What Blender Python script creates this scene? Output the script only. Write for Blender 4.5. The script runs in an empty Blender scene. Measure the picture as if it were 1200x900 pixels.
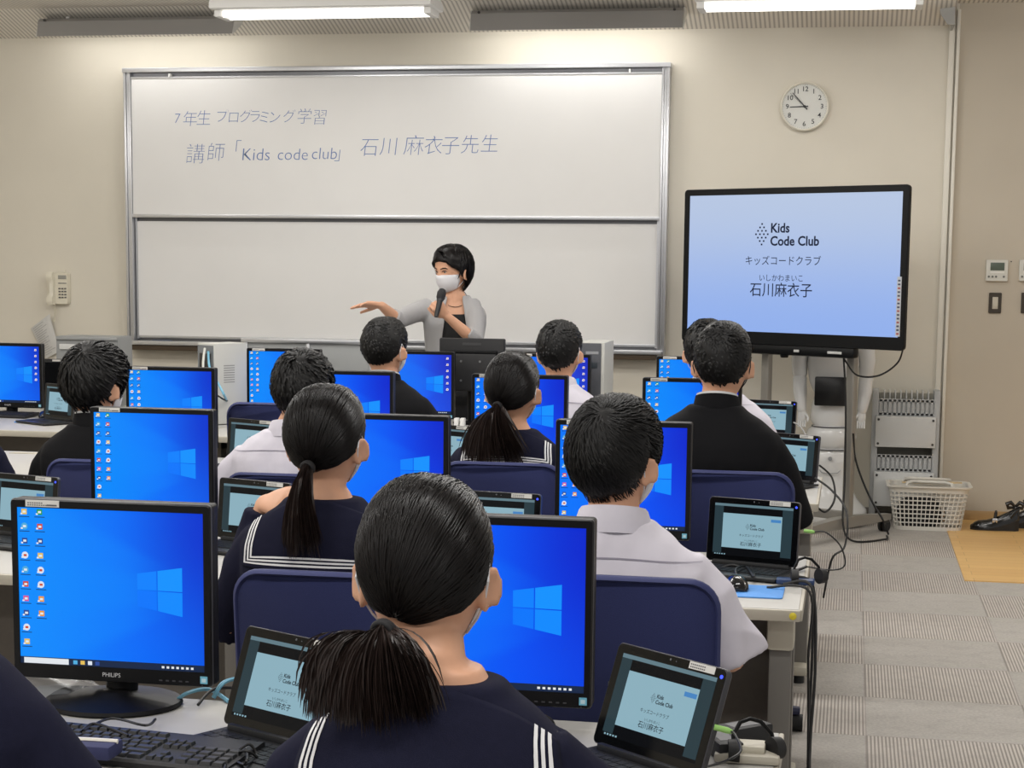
import bpy, bmesh, math, random
from mathutils import Vector, Matrix, noise
from mathutils.bvhtree import BVHTree

PI = math.pi
scene = bpy.context.scene
COL = scene.collection
V = Vector
rnd = random.Random(7)

# ------------------------------------------------------------------ camera, world, lights, exposure
FPX, PPY, H = 2088.34, 569.34, 1.4998          # focal length in px, principal row, camera height
FW = V((-0.18436, 0.975008, -0.123978)); RT = V((0.982298, 0.187043, 0.010261)); UP = V((-0.033194, 0.119891, 0.992232))
EYE = V((0, 0, H))
cam_d = bpy.data.cameras.new('camera'); cam = bpy.data.objects.new('camera', cam_d); COL.objects.link(cam)
cam.matrix_world = Matrix(((RT.x, UP.x, -FW.x, 0), (RT.y, UP.y, -FW.y, 0), (RT.z, UP.z, -FW.z, H), (0, 0, 0, 1)))
cam_d.sensor_fit = 'HORIZONTAL'; cam_d.sensor_width = 36; cam_d.lens = FPX * 36 / 1200
cam_d.shift_y = (PPY - 450) / 1200; cam_d.clip_start = 0.05
scene.camera = cam

def ray(x, y): return FW + RT * ((x - 600) / FPX) - UP * ((y - PPY) / FPX)
def at(x, y, Y):
    d = ray(x, y); return EYE + d * (Y / d.y)
def atz(x, y, z):
    d = ray(x, y); return EYE + d * ((z - H) / d.z)

w = bpy.data.worlds.new('world'); scene.world = w; w.use_nodes = True
w.node_tree.nodes['Background'].inputs[0].default_value = (1.0, 0.985, 0.965, 1)
w.node_tree.nodes['Background'].inputs[1].default_value = 0.55
vs = scene.view_settings
vs.view_transform = 'Standard'; vs.look = 'None'; vs.exposure = 0.0; vs.gamma = 1.0; vs.use_curve_mapping = False
scene.cycles.max_bounces = 6; scene.cycles.diffuse_bounces = 4; scene.cycles.glossy_bounces = 3
scene.cycles.sample_clamp_indirect = 4

def ceiling_area(x, y, z, power, sx=1.15, sy=0.22):
    l = bpy.data.lights.new('ceiling_tube_light', 'AREA'); l.shape = 'RECTANGLE'; l.size = sx; l.size_y = sy
    l.energy = power; l.color = (1.0, 0.98, 0.95)
    o = bpy.data.objects.new('ceiling_tube_light', l); COL.objects.link(o); o.location = (x, y, z)
    return o
# the room's rows of fluorescent ceiling lamps, from the back of the class to the front
for yy in (-0.6, 1.9, 4.4, 6.9):
    for xx in (-4.6, -2.5, -0.4):
        ceiling_area(xx, yy, 2.93, 26)
for xx in (-5.6, -3.6, -1.6, 0.4, 2.2):  # added unseen point lights that brighten the front wall up to its top
    l = bpy.data.lights.new('front_fill_light', 'POINT'); l.energy = 24; l.color = (1.0, 0.98, 0.955); l.shadow_soft_size = .12
    o = bpy.data.objects.new('front_fill_light', l); COL.objects.link(o); o.location = (xx, 8.0, 2.80)

# ------------------------------------------------------------------ materials
def lin(c):
    c = c / 255.0
    return c / 12.92 if c <= 0.04045 else ((c + 0.055) / 1.055) ** 2.4
def L3(rgb): return (lin(rgb[0]), lin(rgb[1]), lin(rgb[2]), 1)
_m = {}
def mat(name, rgb, rough=0.5, metal=0.0, spec=0.5, var=0.0, vscale=20.0, bump=0.0, bscale=200.0, coat=0.0, sheen=0.0, stretch=None):
    if name in _m: return _m[name]
    m = bpy.data.materials.new(name); m.use_nodes = True; nt = m.node_tree; b = nt.nodes['Principled BSDF']
    b.inputs['Base Color'].default_value = L3(rgb); b.inputs['Roughness'].default_value = rough
    b.inputs['Metallic'].default_value = metal; b.inputs['Specular IOR Level'].default_value = spec
    b.inputs['Coat Weight'].default_value = coat; b.inputs['Sheen Weight'].default_value = sheen
    if var or bump:
        tc = nt.nodes.new('ShaderNodeTexCoord'); src = tc.outputs['Object']
        if stretch:
            mp = nt.nodes.new('ShaderNodeMapping'); mp.inputs['Scale'].default_value = stretch
            nt.links.new(src, mp.inputs['Vector']); src = mp.outputs['Vector']
    if var:
        n = nt.nodes.new('ShaderNodeTexNoise'); n.inputs['Scale'].default_value = vscale; n.inputs['Detail'].default_value = 4
        nt.links.new(src, n.inputs['Vector'])
        r = nt.nodes.new('ShaderNodeMapRange'); r.inputs[1].default_value = .3; r.inputs[2].default_value = .7
        r.inputs[3].default_value = 1 - var; r.inputs[4].default_value = 1 + var
        nt.links.new(n.outputs['Fac'], r.inputs[0])
        mx = nt.nodes.new('ShaderNodeVectorMath'); mx.operation = 'SCALE'; mx.inputs[0].default_value = L3(rgb)[:3]
        nt.links.new(r.outputs[0], mx.inputs['Scale']); nt.links.new(mx.outputs[0], b.inputs['Base Color'])
    if bump:
        n2 = nt.nodes.new('ShaderNodeTexNoise'); n2.inputs['Scale'].default_value = bscale; n2.inputs['Detail'].default_value = 3
        nt.links.new(src, n2.inputs['Vector'])
        bp = nt.nodes.new('ShaderNodeBump'); bp.inputs['Strength'].default_value = bump; bp.inputs['Distance'].default_value = 0.004
        nt.links.new(n2.outputs['Fac'], bp.inputs['Height']); nt.links.new(bp.outputs[0], b.inputs['Normal'])
    _m[name] = m
    return m
def glow(name, rgb, strength=1.0):
    if name in _m: return _m[name]
    m = bpy.data.materials.new(name); m.use_nodes = True; nt = m.node_tree; b = nt.nodes['Principled BSDF']
    b.inputs['Base Color'].default_value = (0.004, 0.004, 0.004, 1); b.inputs['Roughness'].default_value = 0.4; b.inputs['Specular IOR Level'].default_value = .12
    b.inputs['Emission Color'].default_value = L3(rgb); b.inputs['Emission Strength'].default_value = strength
    _m[name] = m
    return m
class NT:                                            # tiny node-graph helper
    def __init__(s, m): s.t = m.node_tree; s.b = s.t.nodes['Principled BSDF']
    def new(s, k): return s.t.nodes.new('ShaderNode' + k)
    def link(s, a, b): s.t.links.new(a, b)
    def m(s, op, a, b=None, c=None):
        n = s.new('Math'); n.operation = op
        for i, v in enumerate((a, b, c)):
            if v is None: continue
            if isinstance(v, (int, float)): n.inputs[i].default_value = v
            else: s.link(v, n.inputs[i])
        return n.outputs[0]
    def step(s, x, a, b):
        n = s.new('MapRange'); n.interpolation_type = 'SMOOTHSTEP'; s.link(x, n.inputs[0])
        n.inputs[1].default_value = a; n.inputs[2].default_value = b
        return n.outputs[0]
    def mix(s, f, a, b):
        n = s.new('Mix'); n.data_type = 'RGBA'
        if isinstance(f, (int, float)): n.inputs[0].default_value = f
        else: s.link(f, n.inputs[0])
        for i, v in ((6, a), (7, b)):
            if isinstance(v, tuple): n.inputs[i].default_value = v
            else: s.link(v, n.inputs[i])
        return n.outputs[2]

# ------------------------------------------------------------------ mesh building
def frame_from(t):
    t = t.normalized(); a = V((0, 0, 1)) if abs(t.z) < .9 else V((1, 0, 0))
    n = t.cross(a).normalized(); return n, t.cross(n).normalized()
def rrect(w, h, r, seg=5):
    """rounded rectangle outline in (x, z), counter-clockwise"""
    out = []
    for cx, cz, a0 in ((w/2-r, h/2-r, 0), (-w/2+r, h/2-r, 90), (-w/2+r, -h/2+r, 180), (w/2-r, -h/2+r, 270)):
        for i in range(seg+1):
            a = math.radians(a0 + 90*i/seg); out.append((cx + r*math.cos(a), cz + r*math.sin(a)))
    return out
class MB:
    def __init__(s): s.v = []; s.f = []; s.mi = []
    def add(s, vs, fs, mi=0, M=None):
        b = len(s.v)
        s.v += [(M @ V(p) if M else V(p)) for p in vs]
        s.f += [tuple(b+i for i in f) for f in fs]; s.mi += [mi]*len(fs)
        return s
    def box(s, x0, x1, y0, y1, z0, z1, bev=0.0, mi=0, M=None):
        if bev <= 0:
            vs = [(x, y, z) for x in (x0, x1) for y in (y0, y1) for z in (z0, z1)]
            return s.add(vs, [(0,1,3,2),(4,6,7,5),(0,4,5,1),(2,3,7,6),(0,2,6,4),(1,5,7,3)], mi, M)
        bm = bmesh.new(); bmesh.ops.create_cube(bm, size=1)
        for v in bm.verts: v.co = ((x0+x1)/2 + v.co.x*(x1-x0), (y0+y1)/2 + v.co.y*(y1-y0), (z0+z1)/2 + v.co.z*(z1-z0))
        bev = min(bev, .49*min(x1-x0, y1-y0, z1-z0))
        bmesh.ops.bevel(bm, geom=bm.edges[:], offset=bev, segments=2, affect='EDGES', profile=.6)
        bm.verts.index_update(); s.add([v.co.copy() for v in bm.verts], [[v.index for v in f.verts] for f in bm.faces], mi, M); bm.free()
        return s
    def loft(s, rings, mi=0, M=None, cap=True, closed=True):
        n = len(rings[0]); vs = [p for r in rings for p in r]; fs = []
        for i in range(len(rings)-1):
            for j in range(n if closed else n-1):
                k = (j+1) % n; fs.append((i*n+j, i*n+k, (i+1)*n+k, (i+1)*n+j))
        if cap: fs.append(tuple(range(n-1, -1, -1))); fs.append(tuple((len(rings)-1)*n+j for j in range(n)))
        return s.add(vs, fs, mi, M)
    def tube(s, pts, rad, seg=8, mi=0, M=None, dome=False):
        pts = [V(p) for p in pts]; rad = [rad]*len(pts) if isinstance(rad, (int, float)) else list(rad)
        if dome:
            for e, sg in ((0, 1), (-1, -1)):
                a = pts[e]; d = (pts[e]-pts[e+sg]).normalized(); r = rad[e]
                ex = [(a + d*r*.7, r*.7), (a + d*r*.97, r*.25)]
                if e == 0: pts = [ex[1][0], ex[0][0]] + pts; rad = [ex[1][1], ex[0][1]] + rad
                else: pts = pts + [ex[0][0], ex[1][0]]; rad = rad + [ex[0][1], ex[1][1]]
        n = None; rings = []
        for i, p in enumerate(pts):
            t = (pts[min(i+1, len(pts)-1)] - pts[max(i-1, 0)]).normalized()
            if n is None: n, b = frame_from(t)
            else:
                n = (n - t*n.dot(t)).normalized(); b = t.cross(n)
            rings.append([p + (n*math.cos(2*PI*k/seg) + t.cross(n)*math.sin(2*PI*k/seg))*rad[i] for k in range(seg)])
        return s.loft(rings, mi, M)
    def cyl(s, p0, p1, r0, r1=None, seg=16, mi=0, M=None): return s.tube([p0, p1], [r0, r0 if r1 is None else r1], seg, mi, M)
    def lathe(s, prof, seg=24, mi=0, M=None, cap=True):
        return s.loft([[(r*math.cos(2*PI*k/seg), r*math.sin(2*PI*k/seg), z) for k in range(seg)] for r, z in prof], mi, M, cap)
    def slab(s, outline, y0, y1, bev=0.0, mi=0, M=None):
        """outline in (x, z) extruded from y0 (front, towards -Y) to y1; bev rounds the front and back rims"""
        cx = sum(p[0] for p in outline)/len(outline); cz = sum(p[1] for p in outline)/len(outline)
        def ring(y, d):
            out = []
            for x, z in outline:
                l = math.hypot(x-cx, z-cz) or 1; out.append((x-(x-cx)/l*d, y, z-(z-cz)/l*d))
            return out
        R = [ring(y0, 0), ring(y1, 0)] if not bev else [ring(y0, bev), ring(y0+bev*.3, bev*.3), ring(y0+bev, 0), ring(y1-bev, 0), ring(y1-bev*.3, bev*.3), ring(y1, bev)]
        return s.loft(R, mi, M)
    def quad(s, a, b, c, d, mi=0, M=None): return s.add([a, b, c, d], [(0,1,2,3)], mi, M)
    def poly(s, pts, mi=0, M=None): return s.add(pts, [tuple(range(len(pts)))], mi, M)
    def mesh(s, name, mats, smooth=35):
        me = bpy.data.meshes.new(name); me.from_pydata([tuple(v) for v in s.v], [], s.f)
        for m in (mats if isinstance(mats, (list, tuple)) else [mats]): me.materials.append(m)
        me.polygons.foreach_set('material_index', s.mi)
        if smooth:
            me.polygons.foreach_set('use_smooth', [True]*len(s.f))
            me.update(); me.set_sharp_from_angle(angle=math.radians(smooth))
        me.update(); return me
    def build(s, name, mats, parent=None, smooth=35, fix=True):
        me = s.mesh(name, mats, smooth)
        if fix:
            bm = bmesh.new(); bm.from_mesh(me); bmesh.ops.recalc_face_normals(bm, faces=bm.faces); bm.to_mesh(me); bm.free()
        o = bpy.data.objects.new(name, me); COL.objects.link(o)
        if parent: o.parent = parent
        return o
def thing(name, label, cat, loc=(0,0,0), rz=0.0, group=None):
    o = bpy.data.objects.new(name, None); COL.objects.link(o); o.empty_display_size = .05
    o.location = loc; o.rotation_euler = (0, 0, rz); o['label'] = label; o['category'] = cat
    if group: o['group'] = group
    return o
def tag(o, label, cat, group=None):
    o['label'] = label; o['category'] = cat
    if group: o['group'] = group
    return o
def struct(o): o['kind'] = 'structure'; return o
def copy_tree(o, parent=None):
    c = o.copy(); COL.objects.link(c)
    if parent: c.parent = parent
    for ch in list(o.children): copy_tree(ch, c)
    return c
def place_copy(proto, used, label, loc, rz, group):
    o = proto if not used else copy_tree(proto)
    o.location = loc; o.rotation_euler = (0, 0, rz); o['label'] = label
    if group: o['group'] = group
    return o
_txt = {}
def text_geo(s, size=1.0, offset=0.0, shear=0.0, align='CENTER'):
    """flat letters in (x, z) of the built-in font as (verts, faces), baseline at z = 0, height about size"""
    key = (s, offset, shear, align)
    if key not in _txt:
        cu = bpy.data.curves.new('lettering', 'FONT'); cu.body = s; cu.size = 1; cu.offset = offset; cu.shear = shear; cu.align_x = align
        cu.resolution_u = 3
        o = bpy.data.objects.new('lettering', cu); COL.objects.link(o)
        me = bpy.data.meshes.new_from_object(o.evaluated_get(bpy.context.evaluated_depsgraph_get()))
        _txt[key] = ([v.co.copy() for v in me.vertices], [tuple(p.vertices) for p in me.polygons])
        bpy.data.objects.remove(o); bpy.data.meshes.remove(me); bpy.data.curves.remove(cu)
    vs, fs = _txt[key]
    return [(v.x*size, 0, v.y*size) for v in vs], fs
def put_text(mb, s, x, z, size, y=0.0, mi=0, M=None, **k):
    vs, fs = text_geo(s, size, **k); mb.add([(v[0]+x, y, v[2]+z) for v in vs], fs, mi, M)
def union(mb, voxel=0.007, smooth=2, name='body'):
    """one continuous skin round all shapes in mb, as (verts, faces)"""
    me = mb.mesh('tmp', [], 0); o = bpy.data.objects.new('tmp', me); COL.objects.link(o)
    bm = bmesh.new(); bm.from_mesh(me); bmesh.ops.recalc_face_normals(bm, faces=bm.faces); bm.to_mesh(me); bm.free()
    r = o.modifiers.new('r', 'REMESH'); r.mode = 'VOXEL'; r.voxel_size = voxel; r.adaptivity = 0
    sm = o.modifiers.new('s', 'SMOOTH'); sm.factor = .5; sm.iterations = smooth
    dg = bpy.context.evaluated_depsgraph_get(); e = bpy.data.meshes.new_from_object(o.evaluated_get(dg))
    out = MB(); out.v = [v.co.copy() for v in e.vertices]; out.f = [tuple(p.vertices) for p in e.polygons]; out.mi = [0]*len(out.f)
    bpy.data.objects.remove(o); bpy.data.meshes.remove(me); bpy.data.meshes.remove(e)
    return out
# ------------------------------------------------------------------ the room
YW = 10.88
wall_m = mat('beige_painted_wall', (219, 213, 199), .75, spec=.25, var=.02, vscale=3, bump=.05, bscale=300)
wall_r_m = mat('shade_toned_wall', (196, 187, 171), .7, spec=.25, var=.02, vscale=3)  # wall beige made darker: the weaker light on this side put into the colour
XP = at(1113, 300, YW).x
struct(MB().box(-9, XP, YW, YW+.15, 0, 3.2).build('wall_front', wall_m))
struct(MB().box(XP, 4.0, YW, YW+.15, 0, 3.2).build('wall_right', wall_r_m))
struct(MB().box(-7.0, -6.85, -3, YW, 0, 3.2).build('wall_left', wall_m))
# ceiling with fine perforated ribs, sloping down to the front wall
cm = mat('ribbed_white_ceiling', (206, 200, 190), .8, spec=.2)
n = NT(cm); g = n.new('NewGeometry'); sp = n.new('SeparateXYZ'); n.link(g.outputs['Position'], sp.inputs[0])
wv = n.m('SINE', n.m('MULTIPLY', sp.outputs[0], 2*PI/.027))
n.link(n.mix(n.step(wv, -.3, .9), L3((232, 227, 218)), L3((186, 181, 173))), n.b.inputs['Base Color'])
ZC, ZW = 3.02, 2.895
struct(MB().box(-9, 4, -3, YW-.42, ZC, ZC+.1).box(XP-.02, 4, YW-.42, YW, ZC, ZC+.1).build('ceiling', cm))
cove = MB().loft([[(x, YW-.42, ZC), (x, YW, ZW), (x, YW, ZC+.1), (x, YW-.42, ZC+.1)] for x in (-9, XP-.03)])
struct(cove.build('trim_2', cm))
# white post and end plate of the cove where the panel wall starts
tm = mat('cream_trim', (226, 222, 210), .45)
t = MB().box(XP-.055, XP-.022, YW-.03, YW-.001, 0, 2.93, .004).box(XP-.012, XP+.006, YW-.05, YW-.001, 0, 2.98, .003)
struct(t.build('trim_1', tm))
pq = [at(x_, y_, YW-.30) for x_, y_ in ((1102, 10), (1102, 16), (1110.5, 28.5), (1119, 29), (1119, 8))]
pl = MB().slab([(v_.x, v_.z) for v_ in pq], YW-.302, YW-.29)
pl.box(pq[3].x-.012, pq[3].x, YW-.29, YW-.05, pq[3].z, pq[4].z)
struct(pl.build('trim_3', mat('grey_end_plate', (165, 165, 162), .5)))
# floor: grey carpet tiles, ribbed and plain in turn
fm = mat('carpet_tiles', (140, 136, 131), .95, spec=.1)
n = NT(fm); g = n.new('NewGeometry'); sp = n.new('SeparateXYZ'); n.link(g.outputs['Position'], sp.inputs[0])
X, Y = sp.outputs[0], sp.outputs[1]; T = .531
ix = n.m('FLOOR', n.m('DIVIDE', n.m('SUBTRACT', X, .088), T)); iy = n.m('FLOOR', n.m('DIVIDE', n.m('SUBTRACT', Y, 5.72-10*T), T))
par = n.m('ABSOLUTE', n.m('MODULO', n.m('ADD', n.m('ADD', ix, 40), iy), 2))
nz = n.new('TexNoise'); nz.inputs['Scale'].default_value = 90; nz.inputs['Detail'].default_value = 5; n.link(g.outputs['Position'], nz.inputs['Vector'])
nz2 = n.new('TexNoise'); nz2.inputs['Scale'].default_value = 14; n.link(g.outputs['Position'], nz2.inputs['Vector'])
ribs = n.step(n.m('SINE', n.m('MULTIPLY', X, 2*PI/.0118)), -.7, .5)
plain = n.mix(nz.outputs['Fac'], L3((150, 146, 141)), L3((196, 191, 184)))
ribc = n.mix(ribs, L3((144, 138, 132)), L3((206, 199, 191)))
ribc = n.mix(n.m('MULTIPLY', nz.outputs['Fac'], .6), ribc, L3((160, 154, 148)))
col = n.mix(par, plain, ribc)
col = n.mix(n.m('MULTIPLY', n.step(nz2.outputs['Fac'], .45, .7), .18), col, L3((138, 134, 130)))
ex = n.m('ABSOLUTE', n.m('SUBTRACT', n.m('FRACT', n.m('DIVIDE', n.m('SUBTRACT', X, .088), T)), .5))
ey = n.m('ABSOLUTE', n.m('SUBTRACT', n.m('FRACT', n.m('DIVIDE', n.m('SUBTRACT', Y, 5.72-10*T), T)), .5))
seam = n.step(n.m('MAXIMUM', ex, ey), .492, .499)
n.link(n.mix(n.m('MULTIPLY', seam, .35), col, L3((110, 105, 100))), n.b.inputs['Base Color'])
bp = n.new('Bump'); bp.inputs['Strength'].default_value = .4; bp.inputs['Distance'].default_value = .004
n.link(n.m('ADD', n.m('MULTIPLY', par, ribs), nz.outputs['Fac']), bp.inputs['Height']); n.link(bp.outputs[0], n.b.inputs['Normal'])
struct(MB().box(-9, 4, -3, YW+.05, -.1, 0).build('floor', fm))
# light wooden strip floor by the entrance
wm = mat('oak_floorboards', (206, 165, 104), .38)
n = NT(wm); g = n.new('NewGeometry'); br = n.new('TexBrick'); n.link(g.outputs['Position'], br.inputs['Vector'])
br.inputs['Color1'].default_value = L3((232, 190, 122)); br.inputs['Color2'].default_value = L3((220, 172, 104)); br.inputs['Mortar'].default_value = L3((176, 134, 80))
br.inputs['Scale'].default_value = 1; br.inputs['Brick Width'].default_value = .62; br.inputs['Row Height'].default_value = .1; br.inputs['Mortar Size'].default_value = .0015
mp = n.new('Mapping'); mp.inputs['Scale'].default_value = (3, 30, 1); n.link(g.outputs['Position'], mp.inputs[0])
nz = n.new('TexNoise'); nz.inputs['Scale'].default_value = 3; nz.inputs['Detail'].default_value = 5; n.link(mp.outputs[0], nz.inputs['Vector'])
n.link(n.mix(n.m('MULTIPLY', nz.outputs['Fac'], .35), br.outputs['Color'], L3((238, 202, 142))), n.b.inputs['Base Color'])
struct(MB().box(.575, 3.6, 8.735, YW-.012, 0, .006).build('trim_4', wm))
struct(MB().box(XP+.007, 4, YW-.012, YW, 0, .062, .002).build('baseboard_right', mat('tan_baseboard', (178, 148, 104), .45)))
struct(MB().box(-9, XP-.056, YW-.010, YW, 0, .06, .002).build('baseboard_front', mat('grey_baseboard', (120, 114, 106), .5)))

# ------------------------------------------------------------------ whiteboard
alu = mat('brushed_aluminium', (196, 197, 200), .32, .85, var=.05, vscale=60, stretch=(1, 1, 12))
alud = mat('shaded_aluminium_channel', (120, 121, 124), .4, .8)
wbm = mat('whiteboard_enamel', (228, 227, 225), .4, spec=.25, var=.01, vscale=4)
YB = 10.80
bl, br_ = at(150.5, 300, YB).x-.012, at(778.5, 300, YB).x+.012
zt, zb = at(460, 81, YB).z, at(460, 410, YB).z
zm = at(460, 255, YB).z
wb = thing('whiteboard', 'wide two-tier whiteboard with blue handwriting on the front wall', 'whiteboard', (bl, YB, zb))
def wbp(name, mb, m): 
    o = mb.build(name, m, wb); o.matrix_parent_inverse = Matrix.Translation(-wb.location); return o
wbp('frame_side', MB().box(bl, bl+.016, YB-.012, YW-.002, zb, zt, .002).box(bl+.017, bl+.032, YB-.004, YW-.002, zb, zt, .002).box(bl+.033, bl+.046, YB-.010, YW-.002, zb, zt, .002), alu)
wbp('frame_side', MB().box(br_-.016, br_, YB-.012, YW-.002, zb, zt, .002).box(br_-.032, br_-.017, YB-.004, YW-.002, zb, zt, .002).box(br_-.046, br_-.033, YB-.010, YW-.002, zb, zt, .002), alu)
wbp('frame_top', MB().box(bl-.004, br_+.004, YB-.02, YW-.002, zt-.006, zt+.022, .003), alu)
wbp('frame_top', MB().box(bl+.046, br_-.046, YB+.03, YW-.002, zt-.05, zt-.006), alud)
wbp('upper_panel', MB().box(bl+.048, br_-.048, YB+.002, YB+.02, zm+.012, zt-.04), wbm)
wbp('upper_panel_rim', MB().box(bl+.046, br_-.046, YB-.004, YB+.022, zt-.042, zt-.032, .001).box(bl+.044, br_-.044, YB-.006, YB+.024, zm-.008, zm+.014, .002), alu)
wbp('lower_panel', MB().box(bl+.062, br_-.062, YB+.032, YB+.05, zb+.06, zm-.03), wbm)
wbp('lower_panel_rim', MB().box(bl+.05, bl+.063, YB+.028, YB+.052, zb+.04, zm-.0).box(br_-.063, br_-.05, YB+.028, YB+.052, zb+.04, zm-.0).box(bl+.062, br_-.062, YB+.028, YB+.052, zb+.045, zb+.062, .002), alu)
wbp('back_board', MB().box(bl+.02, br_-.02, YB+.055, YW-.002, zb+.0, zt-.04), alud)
wbp('marker_tray', MB().box(bl, br_-.012, YB-.055, YB+.05, zb+.004, zb+.022, .003).box(bl, br_-.012, YB-.06, YB-.05, zb+.004, zb+.03, .003), alu)
wbp('tray_support', MB().box(bl+.005, br_-.05, YB-.045, YB+.06, zb-.03, zb+.003, .002), mat('brown_tray_underside', (70, 56, 40), .6))
for px in (199, 738):
    q = at(px, 92, YB); wbp('sliding_stop', MB().box(q.x-.006, q.x+.006, YB-.012, YB+.03, zt-.034, zt-.014, .002), mat('white_plastic', (228, 228, 224), .4))
ink = mat('blue_marker_ink', (96, 122, 176), .6)
wr = [MB() for _ in range(5)]
def hand(ch, px, py, hpx, off=-.018, sh=.12, al='CENTER'):
    q = at(px, py, YB); s = hpx*.00518
    put_text(wr[(0 if px < 250 else 1) if py < 155 else (2 if px < 260 else 3 if px < 415 else 4)], ch, q.x, q.z - s*.38, s, YB+.0012, 0, Matrix.Identity(4), offset=off, shear=sh, align=al)
for ch, px, dy in zip('7年生プログラミング学習', (207,222,238,259,273,287,298,309,321,338,356,374), (0,1,0,-2,-1,-2,-2,-1,-1,-2,-2,-1)):
    hand(ch, px, 138+dy, 20 if ch in '年生学習' else 17)
for ch, px, py, s in (('講',228,180,26),('師',252,178,24),('「',272,174,22),('」',401,179,22),('石',432,172,24),('川',455,171,24),('麻',484,170,26),('衣',507,170,24),('子',527,170,24),('先',550,169,24),('生',573,168,23)):
    hand(ch, px, py, s)
hand('Kids', 282, 180, 21, -.014, .1, 'LEFT'); hand('code', 324, 180, 20, -.014, .1, 'LEFT'); hand('club', 364, 179, 20, -.014, .1, 'LEFT')
for k in range(5): wbp('handwriting', wr[k], ink)
for i, (px, c) in enumerate(((190, (60, 70, 90)), (330, (50, 60, 110)), (560, (120, 40, 40)))):
    q = at(px, 406, YB-.03)
    tag(MB().tube([(q.x-.06, YB-.03, zb+.030), (q.x+.06, YB-.03, zb+.030)], .008, 10, dome=True).build('whiteboard_marker', mat('marker_%d' % i, c, .4)),
        ('dark grey marker on the whiteboard tray, leftmost of three', 'navy marker on the whiteboard tray, between two others', 'dark red marker on the whiteboard tray, under the teacher')[i], 'marker', 'markers on the tray')

# ------------------------------------------------------------------ ceiling lamps
lamp_off = mat('grey_lamp_housing', (150, 148, 145), .5)
lamp_wh = mat('white_lamp_housing', (215, 214, 210), .45)
tube_e = glow('fluorescent_tube', (255, 252, 244), 4.0)
def washer(px0, px1, pyt, pyb, Y, label):
    a, b = at(px0, pyb, Y), at(px1, pyb, Y); zb_, zt_ = b.z, at(px1, pyt, Y).z
    L = b.x-a.x
    r = thing('board_lamp', label, 'lamp', ((a.x+b.x)/2, Y, zb_), 0, 'board lamps with their backs to the class')
    prof = [(.0, .0), (.02, zt_-zb_-.02), (.05, zt_-zb_), (.20, zt_-zb_+.0), (.17, zt_-zb_-.02), (.06, zt_-zb_-.03), (.016, .0)]
    MB().loft([[(x, p[0], p[1]) for p in prof] for x in (-L/2, L/2)]).build('reflector_housing', lamp_off, r, 30)
    for sx in (-1, 1):
        MB().loft([[(sx*L/2+d, p[0]-.002, p[1]-.004) for p in ((0,0), (.05, zt_-zb_+.006), (.2, zt_-zb_+.006), (.17, zt_-zb_-.03))] for d in (0, sx*.006)]).build('end_cap', lamp_wh, r, 0)
        MB().cyl((sx*L*.38, .12, zt_-zb_), (sx*L*.38, .12, 2.985-zb_), .012, None, 10).build('hanger', lamp_wh, r)
        MB().cyl((sx*L*.46, .012, (zt_-zb_)*.86), (sx*L*.46, .002, (zt_-zb_)*.86), .008, None, 10).build('screw', mat('dark_screw', (50, 48, 46), .5), r)
    la = ceiling_area(r.location.x, Y+.10, zb_+.05, 5, L-.1, .05); la.rotation_euler = (math.radians(30), 0, 0)
    MB().cyl((-L/2+.03, .11, zt_-zb_-.05), (L/2-.03, .11, zt_-zb_-.05), .014, None, 12).build('tube', tube_e, r)
    return r
washer(43, 272, 17, 39, 10.46, 'long grey board lamp under the ceiling at the left, seen from behind')
washer(551, 800, 7, 32, 10.46, 'long grey board lamp under the ceiling right of centre, seen from behind')
def troffer(px0, px1, py, Y, label):
    a, b = at(px0, py, Y), at(px1, py, Y); z = a.z*.5+b.z*.5; L = b.x-a.x
    r = thing('ceiling_light', label, 'light', ((a.x+b.x)/2, Y, z), 0, 'lit fluorescent ceiling lights')
    MB().loft([[(sx*(L/2-i), -.14+i, zz), (sx*(L/2-i), .14-i, zz), ] for sx in (1,) for i, zz in ((0, 0),)][0:0] or
              [[(-L/2+i, -.15+i, zz), (L/2-i, -.15+i, zz), (L/2-i, .15-i, zz), (-L/2+i, .15-i, zz)] for i, zz in ((.012, 0), (0, .006), (0, .035), (.05, ZC-z))], cap=True).build('housing', lamp_wh, r, 25)
    for s in (-1, 1):
        MB().cyl((-L/2+.05, s*.055, -.014), (L/2-.05, s*.055, -.014), .018, None, 14).build('tube', tube_e, r)
        MB().box(s*(L/2-.03)-.02, s*(L/2-.03)+.02, -.1, .1, -.034, .001, .006).build('lampholder', lamp_wh, r)
    ceiling_area((a.x+b.x)/2, Y, z-.05, 9, L-.1, .24)
    return r
troffer(256, 512, 13, 9.55, 'lit fluorescent ceiling light above the whiteboard')
troffer(816, 1084, 3, 9.55, 'lit fluorescent ceiling light above the big display')

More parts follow.
